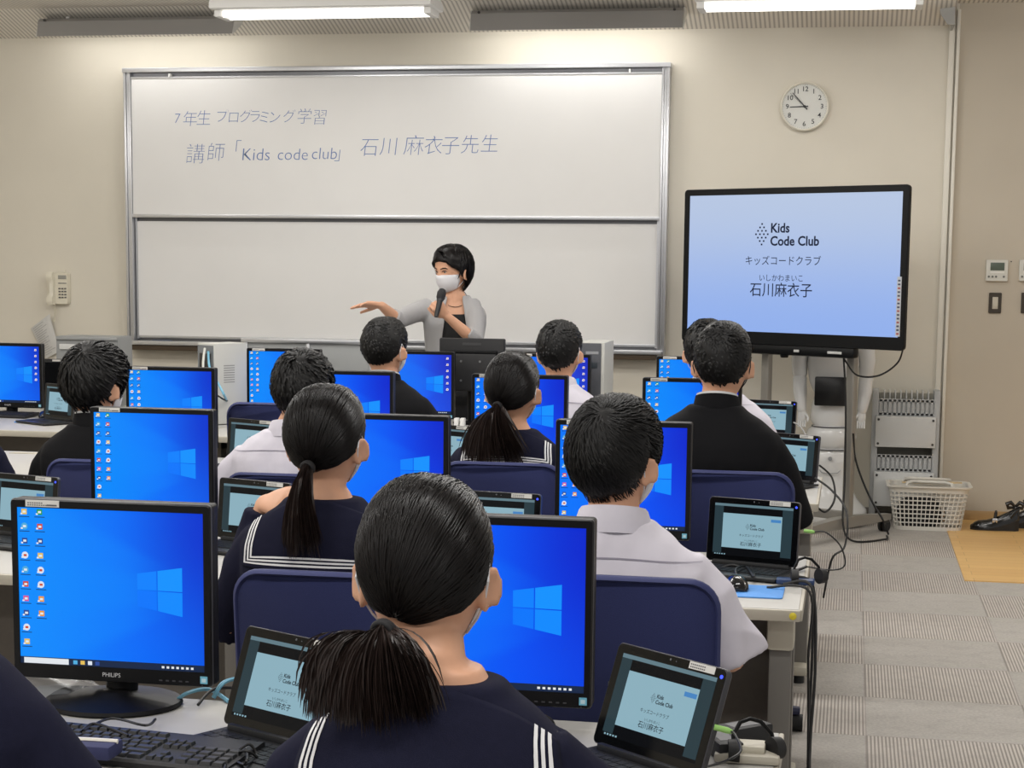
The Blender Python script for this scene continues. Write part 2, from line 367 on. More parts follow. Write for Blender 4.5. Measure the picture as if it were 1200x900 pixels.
# ------------------------------------------------------------------ wall clock
q = at(943, 125, YW-.02); R = (at(972, 125, YW-.02).x-at(914, 125, YW-.02).x)/2
ck = thing('wall_clock', 'round white wall clock reading about seven to nine', 'clock', (q.x, YW-.001, q.z))
Mx = Matrix.Rotation(PI/2, 4, 'X')
MB().lathe([(R*.9, .0), (R*.99, .004), (R, .02), (R*.99, .036), (R*.95, .042), (R*.91, .038), (R*.905, .026)], 48, 0, Mx).build('case', mat('ivory_clock_rim', (222, 218, 204), .4), ck)
MB().lathe([(R*.91, .02), (R*.91, .027)], 48, 0, Mx).build('dial', mat('clock_dial', (214, 214, 208), .5), ck)
nm = MB()
for h in range(1, 13):
    a = PI/2 - h*PI/6; put_text(nm, str(h), R*.70*math.cos(a), R*.70*math.sin(a)-R*.085, R*.27, -.0285, 0, None, offset=.012)
for k in range(60):
    a = k*PI/30; r0 = R*(.84 if k % 5 == 0 else .86); nm.tube([(r0*math.cos(a), -.0283, r0*math.sin(a)), (R*.885*math.cos(a), -.0283, r0*math.sin(a)*R*.885/r0)], .0006, 4)
ckb = mat('clock_black', (30, 30, 32), .4)
nm.build('numerals', ckb, ck, 0)
def chand(name, deg, l, tail, wd, y):
    a = math.radians(90-deg); d = V((math.cos(a), 0, math.sin(a))); s = V((-d.z, 0, d.x)); b = MB()
    p = [-d*tail+s*wd, -d*tail-s*wd, d*l-s*wd*.6, d*l+s*wd*.6]
    b.loft([[(v.x, y+dy, v.z) for v in p] for dy in (0, -.0015)]); b.build(name, ckb, ck, 0)
chand('hour_hand', 268, R*.60, R*.14, .0042, -.030); chand('minute_hand', 318, R*.74, R*.16, .0038, -.033); chand('second_hand', 312, R*.80, R*.1, .0012, -.0355)
MB().lathe([(.008, .028), (.008, .037)], 14, 0, Mx).build('pivot', ckb, ck)

# ------------------------------------------------------------------ wall phone with its cord and the paper hanging from it
ph_m = mat('ivory_phone_plastic', (222, 216, 198), .4)
q = at(69.5, 338, YW-.03)
ph = thing('wall_phone', 'ivory push-button phone fixed to the front wall at the left', 'phone', (q.x, YW-.001, q.z))
MB().loft([[(x*s, y, z*s2) for x, z in rrect(.13, .205, .015)] for y, s, s2 in ((0, 1, 1), (-.03, 1, 1), (-.044, .95, .965))]).build('base', ph_m, ph, 40)
hs = MB(); hs.loft([[(-.045+x, -.05-.03*math.sin(PI*k/10)*0+y, z) for x, y in ((-.022, .006), (-.02, -.02-.014*(k in (1,2,8,9))), (.0, -.03), (.02, -.02-.014*(k in (1,2,8,9))), (.022, .006))] for k, z in [(k, -.105+.021*k) for k in range(11)]])
hs.build('handset', ph_m, ph, 50)
kp = MB()
for i in range(4):
    for j in range(3): kp.box(.002+.02*j, .016+.02*j, -.049, -.043, -.062+.019*i, -.053+.019*i, .002)
kp.build('keypad', mat('phone_keys', (96, 94, 90), .5), ph)
MB().box(.0, .056, -.047, -.043, .03, .038, .001).box(.0, .056, -.046, -.043, .06, .085, .001).build('label_strip', mat('phone_label', (150, 148, 140), .5), ph)
MB().cyl((.045, -.04, .102), (.045, -.04, .118), .004).build('hook', ph_m, ph)
c0 = at(62, 355, YW-.05); pts = []
for i in range(90):
    t = i/89; a = t*2*PI*18; c = V((c0.x-.003+.012*math.sin(3*t), YW-.04, c0.z-.0-.12*t))
    pts.append(c + V((.005*math.cos(a), .005*math.sin(a), 0)))
MB().tube(pts, .0022, 5).build('cord', ph_m, ph).matrix_parent_inverse = Matrix.Translation(-ph.location)
pn = MB(); A = at(61, 371, YW-.03); quadp = [at(36, 385, YW-.02), at(58, 368, YW-.035), at(70, 412, YW-.03), at(54, 420, YW-.015)]
rows = []
for i in range(9):
    t = i/8; l = quadp[0].lerp(quadp[3], t); r_ = quadp[1].lerp(quadp[2], t)
    rows.append([l.lerp(r_, j/6) + V((0, -.012*math.sin(PI*j/6)*math.sin(2.4*t+.4), 0)) for j in range(7)])
pn.add([p for r_ in rows for p in r_], [(i*7+j, i*7+j+1, i*7+8+j, i*7+7+j) for i in range(8) for j in range(6)], 0)
pt = MB()
for i in range(1, 16):
    t = i/16.5; l = quadp[0].lerp(quadp[3], t); r_ = quadp[1].lerp(quadp[2], t); a0, a1 = .1, rnd.uniform(.5, .9)
    dy = V((0, -.0016-.012*math.sin(PI*.5)*math.sin(2.4*t+.4), 0)); dn = (quadp[3]-quadp[0])*.012
    p = l.lerp(r_, a0)+dy; p2 = l.lerp(r_, a1)+dy; pt.quad(p, p2, p2+dn, p+dn)
nt_ = thing('paper_notice', 'crumpled printed paper hanging below the wall phone', 'paper', quadp[0])
for nm_, mb_, mm in (('sheet', pn, mat('printer_paper', (205, 204, 200), .8)), ('printing', pt, mat('grey_print', (150, 150, 152), .8))):
    oo = mb_.build(nm_, mm, nt_, 0); oo.matrix_parent_inverse = Matrix.Translation(-nt_.location)
# thermostats and switch plates on the panel wall
def thermostat(px, label):
    q = at(px, 317, YW)
    r = thing('thermostat', label, 'thermostat', (q.x, YW-.001, q.z), 0, 'white thermostats on the right wall')
    MB().loft([[(x*s, y, z*s) for x, z in rrect(.125, .125, .006)] for y, s in ((0, 1), (-.018, 1), (-.022, .97))]).build('case', mat('thermostat_white', (216, 215, 206), .45), r, 30)
    MB().box(-.038, .042, -.0235, -.02, .0, .046, .001).build('display', mat('lcd_green', (84, 96, 84), .3), r)
    MB().box(-.038, .042, -.024, -.02, -.016, -.008, .001).build('strip', mat('thermostat_strip', (235, 234, 228), .4), r)
    for i, x in enumerate((-.045, -.024, -.004, .04)):
        MB().cyl((x, -.02, -.036), (x, -.0245, -.036), .0065, None, 12).build('button', mat('thermostat_button', (110, 112, 106), .5), r)
thermostat(1168, 'white thermostat on the right wall, left one above the switch plates'); thermostat(1207, 'white thermostat on the right wall, cut by the picture edge')
def plate(px, label):
    q = at(px, 355, YW)
    r = thing('switch_plate', label, 'switch', (q.x, YW-.001, q.z), 0, 'dark switch plates on the right wall')
    MB().loft([[(x*s, y, z*s) for x, z in rrect(.072, .12, .006)] for y, s in ((0, 1), (-.008, 1), (-.010, .96))]).build('plate', mat('dark_steel_plate', (72, 66, 58), .4, .5), r, 30)
    MB().box(-.016, .016, -.014, -.009, -.035, .035, .002).build('insert', mat('ivory_insert', (200, 194, 178), .4), r)
    MB().box(-.012, .012, -.017, -.012, -.026, .0, .002).build('rocker', mat('ivory_insert', (200, 194, 178), .4), r)
plate(1166, 'dark switch plate below the left thermostat'); plate(1204, 'dark switch plate below the right thermostat, cut by picture edge')
tag(MB().lathe([(.004, 0), (.004, .003)], 10, 0, Matrix.Translation(at(1185, 306.5, YW-.001)) @ Mx).build('screw_plug', mat('dark_screw', (50, 48, 46), .5)), 'small dark screw in the right wall between the thermostats', 'screw')
# ------------------------------------------------------------------ desks
DZ = .666
ROWY = [3.084, 5.09, 7.096, 8.80]
desk_top = mat('pale_grey_laminate', (182, 180, 175), .42, spec=.4, var=.015, vscale=30)
desk_edge = mat('cream_desk_edge', (184, 178, 164), .5)
desk_steel = mat('grey_desk_steel', (120, 117, 112), .5, .3)
desk_dark = mat('dark_modesty_panel', (104, 98, 91), .7, var=.05, vscale=60)
desk_foot = mat('beige_foot_cover', (196, 190, 174), .5)
rubber = mat('black_rubber', (24, 24, 25), .6)
def make_desk():
    r = thing('computer_desk', 'desk', 'desk')                       # origin: floor, middle of the desk, student side -Y
    W, y0, y1 = 1.432, -.42, .42
    MB().box(-W/2+.004, W/2-.004, y0+.012, y1-.004, DZ-.024, DZ, .003).build('tabletop', desk_top, r)
    MB().box(-W/2, W/2, y0, y0+.014, DZ-.03, DZ-.001, .005).build('front_edge', desk_edge, r)
    for s in (-1, 1):
        MB().box(s*W/2-.005, s*W/2+.005, y0+.01, y1, DZ-.03, DZ-.001, .004).build('side_edge', desk_edge, r)
        x = s*(W/2-.05)
        MB().box(x-.028, x+.028, -.30, -.24, .04, DZ-.03, .006).box(x-.02, x+.02, .24, .31, .04, DZ-.03, .006).box(x-.012, x+.012, -.24, .25, .09, DZ-.09).build('leg', desk_steel, r)
        MB().box(x-.034, x+.034, -.325, -.225, DZ-.125, DZ-.031, .012).build('leg_bracket', desk_foot, r)
        MB().box(x-.032, x+.032, -.38, .38, .03, .065, .012).build('foot', desk_foot, r)
        for yy in (-.34, .34): MB().cyl((x, yy, 0), (x, yy, .031), .022, None, 14).build('foot_pad', rubber, r)
    MB().box(-W/2+.075, W/2-.075, -.06, -.04, .12, DZ-.03, .003).build('modesty_panel', desk_dark, r)
    MB().box(-W/2+.05, W/2-.05, .33, .40, DZ-.1, DZ-.03, .004).build('cable_tray', desk_dark, r)
    for x in (-.5, .22): MB().box(x-.06, x+.06, .325, .375, DZ-.003, DZ+.0022, .001).box(x-.045, x+.045, .335, .365, DZ, DZ+.003).build('cable_flap', desk_edge, r)
    return r
proto = make_desk(); XR = -.094; n_desk = 0
dl = {(0,0): 'white desk of the nearest row, right end one, with the large tablet turned left', (0,1): 'white desk of the nearest row at the left, carrying the big black keyboard',
      (1,0): 'white desk with blue mouse mat, its yellow-dotted corner by the aisle', (1,1): 'white desk of the second row, under the monitor of the girl with hand on shoulder', (1,2): 'white desk of the second row at the left picture edge',
      (2,0): 'white desk of the third row, right end beside the display stand', (2,1): 'white desk of the third row, under the monitor of the girl with the wide ponytail', (2,2): 'white desk of the third row under the monitor at far left',
      (3,0): 'white desk of the front row, right end, before the two dark-suited and hidden boys', (3,1): 'white desk of the front row before the boy in black left of the teacher', (3,2): 'white desk of the front row with keyboard and mouse at far left'}
for (i, k), lab in dl.items():
    x = XR - .722 - 1.444*k - (.11 if i == 3 else 0)
    place_copy(proto, n_desk, lab, (x, ROWY[i] - .335, 0), 0, 'rows of white computer desks'); n_desk += 1
q = atz(936, 722, DZ)
tag(MB().lathe([(.009, 0), (.009, .0015), (.004, .003)], 16, 0, Matrix.Translation(V((-.118, ROWY[1]-.335-.4205, DZ-.015))) @ Matrix.Rotation(PI/2, 4, 'X')).build('dot_sticker', mat('yellow_sticker', (226, 208, 60), .5)), 'yellow dot sticker on the front corner of the second-row desk', 'sticker')

# ------------------------------------------------------------------ monitors
blk = mat('black_bezel_plastic', (13, 13, 15), .45, spec=.2)
blk_mat = mat('black_matt_plastic', (30, 30, 32), .55, spec=.4, bump=.1, bscale=600)
edge_m = mat('grey_bezel_rim', (60, 60, 64), .35, spec=.5)
lab_w = mat('label_white', (206, 205, 200), .5)
lab_k = mat('label_print', (90, 90, 92), .6)
def screen_mat(name, c0, c1, c2):
    m = glow(name, c1, 1.0); n = NT(m); uv = n.new('UVMap'); sp = n.new('SeparateXYZ'); n.link(uv.outputs[0], sp.inputs[0]); u, v = sp.outputs[0], sp.outputs[1]
    base = n.mix(n.step(u, -.1, .75), L3(c0), L3(c1)); base = n.mix(n.m('MULTIPLY', n.step(u, .45, 1.1), n.step(v, .0, .9)), base, L3(c2))
    base = n.mix(n.m('MULTIPLY', n.step(u, .6, 1.15), .55), base, L3(c2))
    # light beams fanning out to the left of the window sign (part of the picture on the screen)
    a = n.m('DIVIDE', n.m('SUBTRACT', v, .5), n.m('SUBTRACT', 1.12, u)); ab = n.m('ABSOLUTE', a)
    f1 = n.step(ab, .62, .42); f2 = n.step(ab, .30, .1)
    g = n.m('MULTIPLY', n.m('MULTIPLY', f1, n.step(u, .9, .5)), .34)
    base = n.mix(g, base, L3((min(255, c0[0]+8), c0[1], 255))); base = n.mix(n.m('MULTIPLY', n.m('MULTIPLY', f2, n.step(u, .9, .6)), .22), base, L3(c0))
    n.link(base, n.b.inputs['Emission Color'])
    return m
scr = {'a': screen_mat('blue_desktop_azure', (0, 140, 252), (0, 106, 248), (4, 50, 205)),
       'b': screen_mat('blue_desktop_deep', (0, 118, 252), (0, 80, 244), (6, 38, 205)),
       'c': screen_mat('blue_desktop_violet', (10, 120, 245), (24, 84, 236), (30, 44, 190))}
logo_m = [glow('window_sign_%d' % i, c, 1.0) for i, c in enumerate(((8, 130, 255), (15, 146, 255), (4, 118, 252), (11, 138, 255)))]
ic_m = [glow('icon_%d' % i, c, 1.0) for i, c in enumerate(((40, 150, 80), (206, 74, 48), (44, 74, 150), (226, 190, 90), (220, 228, 240), (232, 150, 46), (80, 170, 220), (212, 90, 150), (24, 40, 70), (225, 230, 235)))]
SW, SH = .368, .2985; SX0, SZ1 = -.184, .385-.0155     # screen width, height, left, top (above the desk)
def screen_mesh(kind, icons, bar):
    mb = MB()
    P = lambda u, v, y=0.: (SX0+u*SW, y, SZ1-v*SH)
    def R(u0, u1, v0, v1, mi, y=-.0006): mb.quad(P(u0, v1, y), P(u1, v1, y), P(u1, v0, y), P(u0, v0, y), mi)
    mb.quad(P(0, 1), P(1, 1), P(1, 0), P(0, 0), 0)
    du = .008
    lt, rt_, lb, rb = .392, .345, .598, .655
    f = lambda u, a, b: a+(b-a)*(u-.645)/(.885-.645)
    for k, (u0, u1) in enumerate(((.645, .748), (.754, .885))):
        for j in (0, 1):
            mv = lambda u: (f(u, lt, rt_)*.5 + f(u, lb, rb)*.5)
            t0, t1 = (f(u0, lt, rt_), f(u1, lt, rt_)) if j == 0 else (mv(u0)+.003, mv(u1)+.003)
            b0, b1 = (mv(u0)-.003, mv(u1)-.003) if j == 0 else (f(u0, lb, rb), f(u1, lb, rb))
            mb.quad(P(u0, b0, -.0006), P(u1, b1, -.0006), P(u1, t1, -.0006), P(u0, t0, -.0006), 1+2*j+k)
    I = 5
    def icon(u, v, c):
        s = .0185
        if c in (4, 6): mb.poly([(P(u, v)[0]+s*SW*math.cos(a*PI/5), -.0006, P(u, v)[2]+s*SW*math.sin(a*PI/5)) for a in range(10)], I+c)
        else: R(u-s*.8, u+s*.8, v-s*.95, v+s*.95, I+c)
        R(u-s*.4, u+s*.5, v-s*.35, v+s*.4, I+(9 if c not in (9, 4) else 1), -.0009); R(u-s*1.05, u-s*.45, v+s*.45, v+s*1., I+9, -.0010)
        R(u-s*1.5, u+s*1.5, v+.030, v+.0345, I+8)
    c1 = (3, 6, 2, 4, 6, 1, 7, 2, 4, 3); c2 = (0, 1, 2, 3, 4, 4, 5, 5)
    if icons == 'L':
        for i, c in enumerate(c1): icon(.038, .028+.0925*i, c)
        for i, c in enumerate(c2): icon(.122, .028+.0925*i, c)
    elif icons == 'R':
        for i, c in enumerate((9, 9, 9, 4, 9, 4)): icon(.945, .06+.105*i, c)
    if bar:
        R(0, 1, .957, 1, I+8); R(.02, .265, .962, .998, I+9, -.0008)
        for i, c in enumerate((6, 3, 4, 2)): R(.29+.04*i, .313+.04*i, .967, .992, I+c, -.0008)
        for i in range(7): R(.77+.026*i, .784+.026*i, .973, .987, I+9, -.0008)
    me = mb.mesh('screen', [scr[kind]] + logo_m + ic_m, 0)
    uvl = me.uv_layers.new(name='UVMap')
    for l in me.loops:
        c = me.vertices[l.vertex_index].co; uvl.data[l.index].uv = ((c.x-SX0)/SW, 1-(SZ1-c.z)/SH)
    return me
def make_monitor(kind='a', icons='L', bar=True):
    r = thing('monitor', 'monitor', 'monitor')
    W, Z0, Z1 = .395, .043, .385; zc = (Z0+Z1)/2; hh = Z1-Z0
    T = Matrix.Translation((0, 0, zc))
    o, iw, ih, cz = rrect(W, hh, .007, 3), SW, SH, SZ1-SH/2-zc
    inner = rrect(iw, ih, .0005, 3)
    ring = lambda pts, y, dz=0: [(x, y, z+dz) for x, z in pts]
    MB().loft([ring(rrect(W-.006, hh-.006, .006, 3), .046), ring(o, .04), ring(o, .004), ring(rrect(W-.004, hh-.004, .006, 3), -.002), ring(inner, -.002, cz), ring(inner, .004, cz)], 0, T, cap=False).build('bezel', blk, r, 30)
    MB().loft([ring(o, .003), ring(rrect(W+.0016, hh+.0016, .008, 3), .005), ring(rrect(W+.0016, hh+.0016, .008, 3), .0085), ring(o, .010)], 0, T, cap=False).build('bezel_rim', edge_m, r, 30)
    MB().loft([ring(rrect(W-.004, hh-.004, .01, 3), .04), ring(rrect(W-.05, hh-.06, .02, 3), .058), ring(rrect(W-.12, hh-.12, .02, 3), .07)], 0, T).build('back_cover', blk_mat, r, 30)
    s = bpy.data.objects.new('screen', screen_mesh(kind, icons, bar)); COL.objects.link(s); s.parent = r; s.location.y = .001
    MB().tube([(0, .045, .0), (0, .05, .06), (0, .065, .12)], [.030, .030, .032], 16).build('stand_neck', blk, r)
    MB().lathe([(.0, .0), (.128, .0), (.132, .004), (.129, .010), (.04, .020), (.03, .026), (0, .026)], 40, 0, Matrix.Translation((0, .005, 0)) @ Matrix.Diagonal((1, .86, 1, 1))).build('stand_base', blk, r)
    lb = MB().box(-.165, -.098, -.0035, -.0018, Z1-.0135, Z1-.001, 0, 0)
    lx = MB(); lx.v, lx.f, lx.mi = lb.v, lb.f, lb.mi
    for z in (.0045, .0085):
        for k in range(9 if z > .005 else 7): lb.box(-.161+.0045*k, -.1578+.0045*k, -.0037, -.0034, Z1-.0015-z-.0014, Z1-.0015-z+.0008, 0, 1)
    lb.box(-.122, -.102, -.0037, -.0034, Z1-.0115, Z1-.0085, 0, 1)
    lb.build('name_sticker', [lab_w, lab_k], r, 0)
    e = MB().box(.176, .190, -.003, -.0015, Z0+.007, Z0+.021, 0, 0).box(.179, .187, -.0033, -.003, Z0+.010, Z0+.017, 0, 1)
    e.build('energy_sticker', [mat('energy_blue', (110, 180, 205), .5), mat('energy_white', (190, 215, 222), .5)], r, 0)
    lg = MB(); put_text(lg, 'PHILIPS', 0, Z0+.0105, .0115, -.0026, 0); lg.build('lettering', mat('silver_lettering', (200, 200, 202), .4), r, 0)
    bt = MB()
    for k in range(5): bt.box(.095+.013*k, .101+.013*k, -.0032, -.0015, Z0+.008, Z0+.0105)
    bt.cyl((.1795, -.001, Z0+.003), (.1795, -.0034, Z0+.003), .0014, None, 8); bt.build('buttons', edge_m, r, 0)
    return r
protos = {('a','L'): make_monitor('a', 'L'), ('b','L'): make_monitor('b', 'L'), ('c','R'): make_monitor('c', 'R'), ('a','R'): make_monitor('a', 'R')}
used = {k: 0 for k in protos}
MON = []
def monitor(key, i, pxr, pyr, label, rz=0.0, Y=None, left=False):
    y = Y or ROWY[i]; p = at(pxr, pyr, y); x = p.x + (.1975 if left else -.1975)
    o = place_copy(protos[key], used[key], label, (x, y+.002, DZ+.0005), rz, 'student monitors'); used[key] += 1; MON.append(o); return o
monitor(('a','L'), 0, 245.5, 593, 'monitor with blue desktop at lower left on the nearest desk, keyboard in front')
monitor(('b','L'), 0, 696, 609, 'monitor with blue desktop partly hidden by the nearest ponytailed girl')
monitor(('a','L'), 1, 248.7, 480, 'monitor with blue desktop right behind the lower left monitor')
monitor(('b','L'), 1, 525, 487, 'monitor with blue desktop in front of the girl with hand on her shoulder')
monitor(('b','L'), 1, 811, 493, 'monitor with blue desktop in front of the nearest boy in white shirt')
monitor(('a','L'), 2, 251, 434, 'monitor with blue desktop right of the bushy-haired boy at left')
monitor(('b','L'), 2, 460.5, 439, 'monitor with blue desktop beside the head of the white-shirted boy at mid left')
monitor(('b','L'), 2, 665, 445, 'monitor with blue desktop in front of the girl with the wide ponytail')
monitor(('a','L'), 2, 753, 447, 'monitor with blue desktop left of the black-suited boy at right', left=True)
monitor(('a','R'), 3, 48, 402.5, 'monitor with blue desktop at the far left edge of the front row')
monitor(('a','L'), 3, 375, 409, 'monitor with blue desktop beside the white computer tower')
monitor(('c','R'), 3, 532, 412.5, 'violet-tinted desktop monitor beside the boy in black left of centre')
monitor(('c','R'), 3, 692, 415, 'violet-tinted desktop monitor behind the head of the boy before the tall screen frame')
monitor(('a','L'), 3, 769.5, 416, 'monitor with blue desktop just under the left end of the big display', left=True)

# ------------------------------------------------------------------ tablets on their keyboard docks
tb_blk = mat('tablet_glass', (8, 9, 10), .10, spec=.35)
tb_edge = mat('tablet_grey_edge', (70, 70, 74), .35, .5)
def glass_glow(name, rgb, s=1.0):
    m = glow(name, rgb, s); m.node_tree.nodes['Principled BSDF'].inputs['Roughness'].default_value = .07; return m
tb_s = [glass_glow('tablet_slide', (138, 174, 188)), glass_glow('tablet_side_grey', (40, 58, 65)), glass_glow('tablet_black', (6, 8, 12)), glass_glow('slide_text', (22, 26, 34)), glass_glow('tablet_blue_tab', (70, 130, 190)), glass_glow('tablet_menu', (96, 122, 132))]
TW, TH = .265, .178
def logo_geo(mb, x, z, s, y, mi, only=None):
    """dotted diamond mark and the two lines of lettering, s = letter height"""
    for r_ in range(-3, 4) if only != 'lettering' else ():
        k = 4-abs(r_)
        for c in range(k): mb.box(x-.85*s+(c-(k-1)/2)*.42*s-.085*s, x-.85*s+(c-(k-1)/2)*.42*s+.085*s, y-.0002, y, z+r_*.30*s-.075*s, z+r_*.30*s+.075*s, 0, mi)
    if only != 'mark': put_text(mb, 'Kids', x+.05*s, z+.16*s, s*1.15, y, mi, None, align='LEFT', offset=.026); put_text(mb, 'Code Club', x+.05*s, z-.98*s, s*1.15, y, mi, None, align='LEFT', offset=.026)
def tablet_screen():
    mb = MB(); W, Hh = .228, .143; z0 = .018
    R = lambda x0, x1, za, zb_, mi, y: mb.quad((x0, y, za), (x1, y, za), (x1, y, zb_), (x0, y, zb_), mi)
    R(-W/2, W/2, z0, z0+Hh, 1, -.0052); R(-W/2, W/2, z0+Hh-.007, z0+Hh, 5, -.0054); R(-W/2, W/2, z0, z0+.006, 2, -.0054)
    a, b = -W/2+.026, W/2-.03
    R(a, b, z0+.006, z0+Hh-.007, 2, -.0055); R(a, b, z0+.022, z0+Hh-.026, 0, -.0058); R(b-.032, b-.003, z0+Hh-.043, z0+Hh-.035, 4, -.0060)
    logo_geo(mb, -.008, z0+.083, .0082, -.0061, 3)
    put_text(mb, 'キッズコードクラブ', -.003, z0+.056, .0078, -.0061, 3, None, offset=.003); put_text(mb, 'いしかわまいこ', -.003, z0+.043, .0056, -.0061, 3, None, offset=.003)
    put_text(mb, '石川麻衣子', -.003, z0+.0305, .0125, -.0061, 3, None, offset=.006)
    for i in range(5): R(-W/2+.006+.007*i, -W/2+.010+.007*i, z0+.0015, z0+.0045, 0, -.0056)
    return mb.mesh('screen', tb_s, 0)
key_m = mat('black_key', (30, 31, 34), .5); deck_m = mat('black_dock_deck', (26, 27, 29), .5)
def make_tablet(tilt):
    """origin: desk, bottom edge of the slab; faces -Y, leaning back"""
    r = thing('tablet_computer', 'tablet', 'tablet')
    L = Matrix.Translation((0, 0, .018)) @ Matrix.Rotation(-tilt, 4, 'X')
    o = rrect(TW, TH, .010, 5); M = L @ Matrix.Translation((0, 0, TH/2))
    ring = lambda s, y: [(x*s, y, z*s) for x, z in o]
    MB().loft([ring(.99, .008), ring(1, .006), ring(1, -.003), ring(.992, -.0045)], 0, M).build('slab', tb_edge, r, 30)
    MB().slab([(x*.985, z*.978) for x, z in o], -.0050, -.0042, 0, 0, M).build('front_glass', tb_blk, r, 0)
    s = bpy.data.objects.new('screen', tablet_screen()); COL.objects.link(s); s.parent = r; s.matrix_local = L
    lb = MB().box(.045, .105, -.0056, -.0050, TH-.0135, TH-.0015, 0, 0, L)
    for z in (.004, .0085):
        for k in range(8): lb.box(.048+.0045*k, .0512+.0045*k, -.0058, -.0056, TH-.0015-z-.0013, TH-.0015-z+.0009, 0, 1, L)
    lb.build('name_sticker', [lab_w, lab_k], r, 0)
    MB().cyl((.122, -.0050, TH-.014), (.122, -.0058, TH-.014), .0032, None, 12, 0, L).build('power_light', glow('blue_led', (60, 80, 255), 2.0), r, 0)
    MB().cyl((0, -.005, TH-.0075), (0, -.0055, TH-.0075), .0022, None, 10, 0, L).cyl((.014, -.005, TH-.0085), (.014, -.0055, TH-.0085), .0012, None, 8, 0, L).build('camera_lens', mat('lens_grey', (90, 92, 96), .2), r, 0)
    MB().box(-TW/2, TW/2, -.17, .02, .003, .012, .004).box(-TW/2+.02, TW/2-.02, -.012, .018, .008, .024, .005).build('keyboard_dock', deck_m, r)
    k = MB()
    for i in range(5):
        for j in range(13): k.box(-TW/2+.012+.0187*j, -TW/2+.0285+.0187*j, -.028-.019*i-.016, -.028-.019*i, .0115, .0145)
    k.build('key_field', key_m, r, 0)
    MB().box(-.05, .05, -.165, -.13, .0115, .0128, .001).build('touch_pad', tb_edge, r)
    for x in (-.08, .08): MB().box(x-.02, x+.02, -.005, .055, .0, .006, .002).build('kickstand', tb_edge, r)
    return r
tabs = {t: [make_tablet(t), 0] for t in (.34, .10)}
def tablet(x, y, rz, label, t=.34):
    o = place_copy(tabs[t][0], tabs[t][1], label, (x, y, DZ+.001), -rz, 'tablets on keyboard docks'); tabs[t][1] += 1; return o
def tablet_px(px, py, Y, rz, label):
    """px, py: upper right corner of the slab"""
    p = at(px, py, Y); up = V((math.sin(rz)*math.sin(.1), math.cos(rz)*math.sin(.1), math.cos(.1)))*TH; r = V((math.cos(rz), -math.sin(rz), 0))*TW/2
    b = p - up - r; return tablet(b.x, b.y, rz, label, .10)
tablet(-.955, 2.87, .52, 'tablet showing a slide between the keyboard and the nearest ponytailed girl')
tablet(-.312, 2.87, .72, 'glossy tablet with slide at the bottom right of the picture, green plug beside it')
tablet(-.251, 4.884, .31, 'tablet with slide behind the blue mouse mat on the aisle desk', .10)
tablet_px(635, 580, 4.85, .15, 'tablet peeping over the top edge of the nearest girl monitor')
tablet_px(342, 580, 4.9, .35, 'tablet behind the shoulder of the girl with hand on her shoulder')
tablet_px(70, 566, 4.85, .30, 'tablet peeping over the lower left monitor at the left edge')
tablet_px(961, 523, 6.82, .55, 'tablet at the right elbow of the black-suited boy')
tablet_px(556, 462, 6.8, .50, 'narrowly visible tablet left of the wide-ponytail girl monitor')
tablet_px(324, 502, 6.80, .45, 'tablet left of the white-shirted boy at mid left')
tablet_px(89, 461, 8.45, .55, 'tablet on the front row desk at far left by the wall')
tablet_px(934, 475, 8.55, .30, 'tablet over the right shoulder of the black-suited boy')

# ------------------------------------------------------------------ chairs
nv = mat('navy_chair_fabric', (44, 50, 92), .85, spec=.2, var=.06, vscale=400, bump=.25, bscale=900, sheen=.15)
nv_rim = mat('navy_chair_piping', (54, 60, 104), .6, spec=.3)
shell_m = mat('navy_plastic_shell', (36, 40, 72), .45)
chrome = mat('grey_chair_steel', (110, 110, 114), .35, .7)
def make_chair():
    r = thing('classroom_chair', 'chair', 'chair')          # origin on the floor under the seat; faces +Y
    W, Hb = .40, .40; zc = .815-Hb/2
    o = rrect(W, Hb, .065, 7)
    def ring(s, y, dw=0): return [(x*s, y - .045*(1-(2*x/W)**2)*0 - .03*((abs(x)/(W/2))**2)*-1, z*s) for x, z in o]
    M = Matrix.Translation((0, -.185, zc)) @ Matrix.Rotation(.10, 4, 'X')
    MB().loft([ring(.93, .038), ring(.985, .028), ring(1.0, .010), ring(.99, -.002), ring(.965, -.007)], 0, M).build('backrest', nv, r, 60)
    MB().loft([ring(1.0, .012), ring(1.014, .004), ring(1.014, -.006), ring(.985, -.012), ring(.962, -.008), ring(.962, .0)], 0, M, cap=False).build('back_rim', nv_rim, r, 60)
    MB().loft([[(x*s, y, z) for x, y in rrect(.42, .40, .08, 6)] for s, z in ((.9, .355), (1, .368), (1, .392), (.93, .405))]).build('seat', nv, r, 50)
    MB().loft([[(x*.97, y, z) for x, y in rrect(.42, .40, .08, 6)] for z in (.34, .358)]).build('seat_shell', shell_m, r, 30)
    MB().tube([(0, -.08, .345), (0, -.2, .345), (0, -.245, .40), (0, -.218, .55), (0, -.205, .62)], .018, 8).build('back_support', chrome, r)
    MB().cyl((0, 0, .09), (0, 0, .345), .028, .022, 14).build('gas_column', chrome, r)
    b = MB().cyl((0, 0, .06), (0, 0, .11), .04, .032, 14)
    for k in range(5):
        a = 2*PI*k/5+.3; b.tube([(.02*math.cos(a), .02*math.sin(a), .088), (.24*math.cos(a), .24*math.sin(a), .062)], [.02, .014], 8)
    b.build('star_base', shell_m, r)
    for k in range(5):
        a = 2*PI*k/5+.3; x, y = .235*math.cos(a), .235*math.sin(a)
        MB().cyl((x-.018, y, .026), (x+.018, y, .026), .026, None, 14).cyl((x, y, .03), (x, y, .066), .008, None, 8).build('caster', rubber, r)
    return r
cp = make_chair(); n_ch = 0
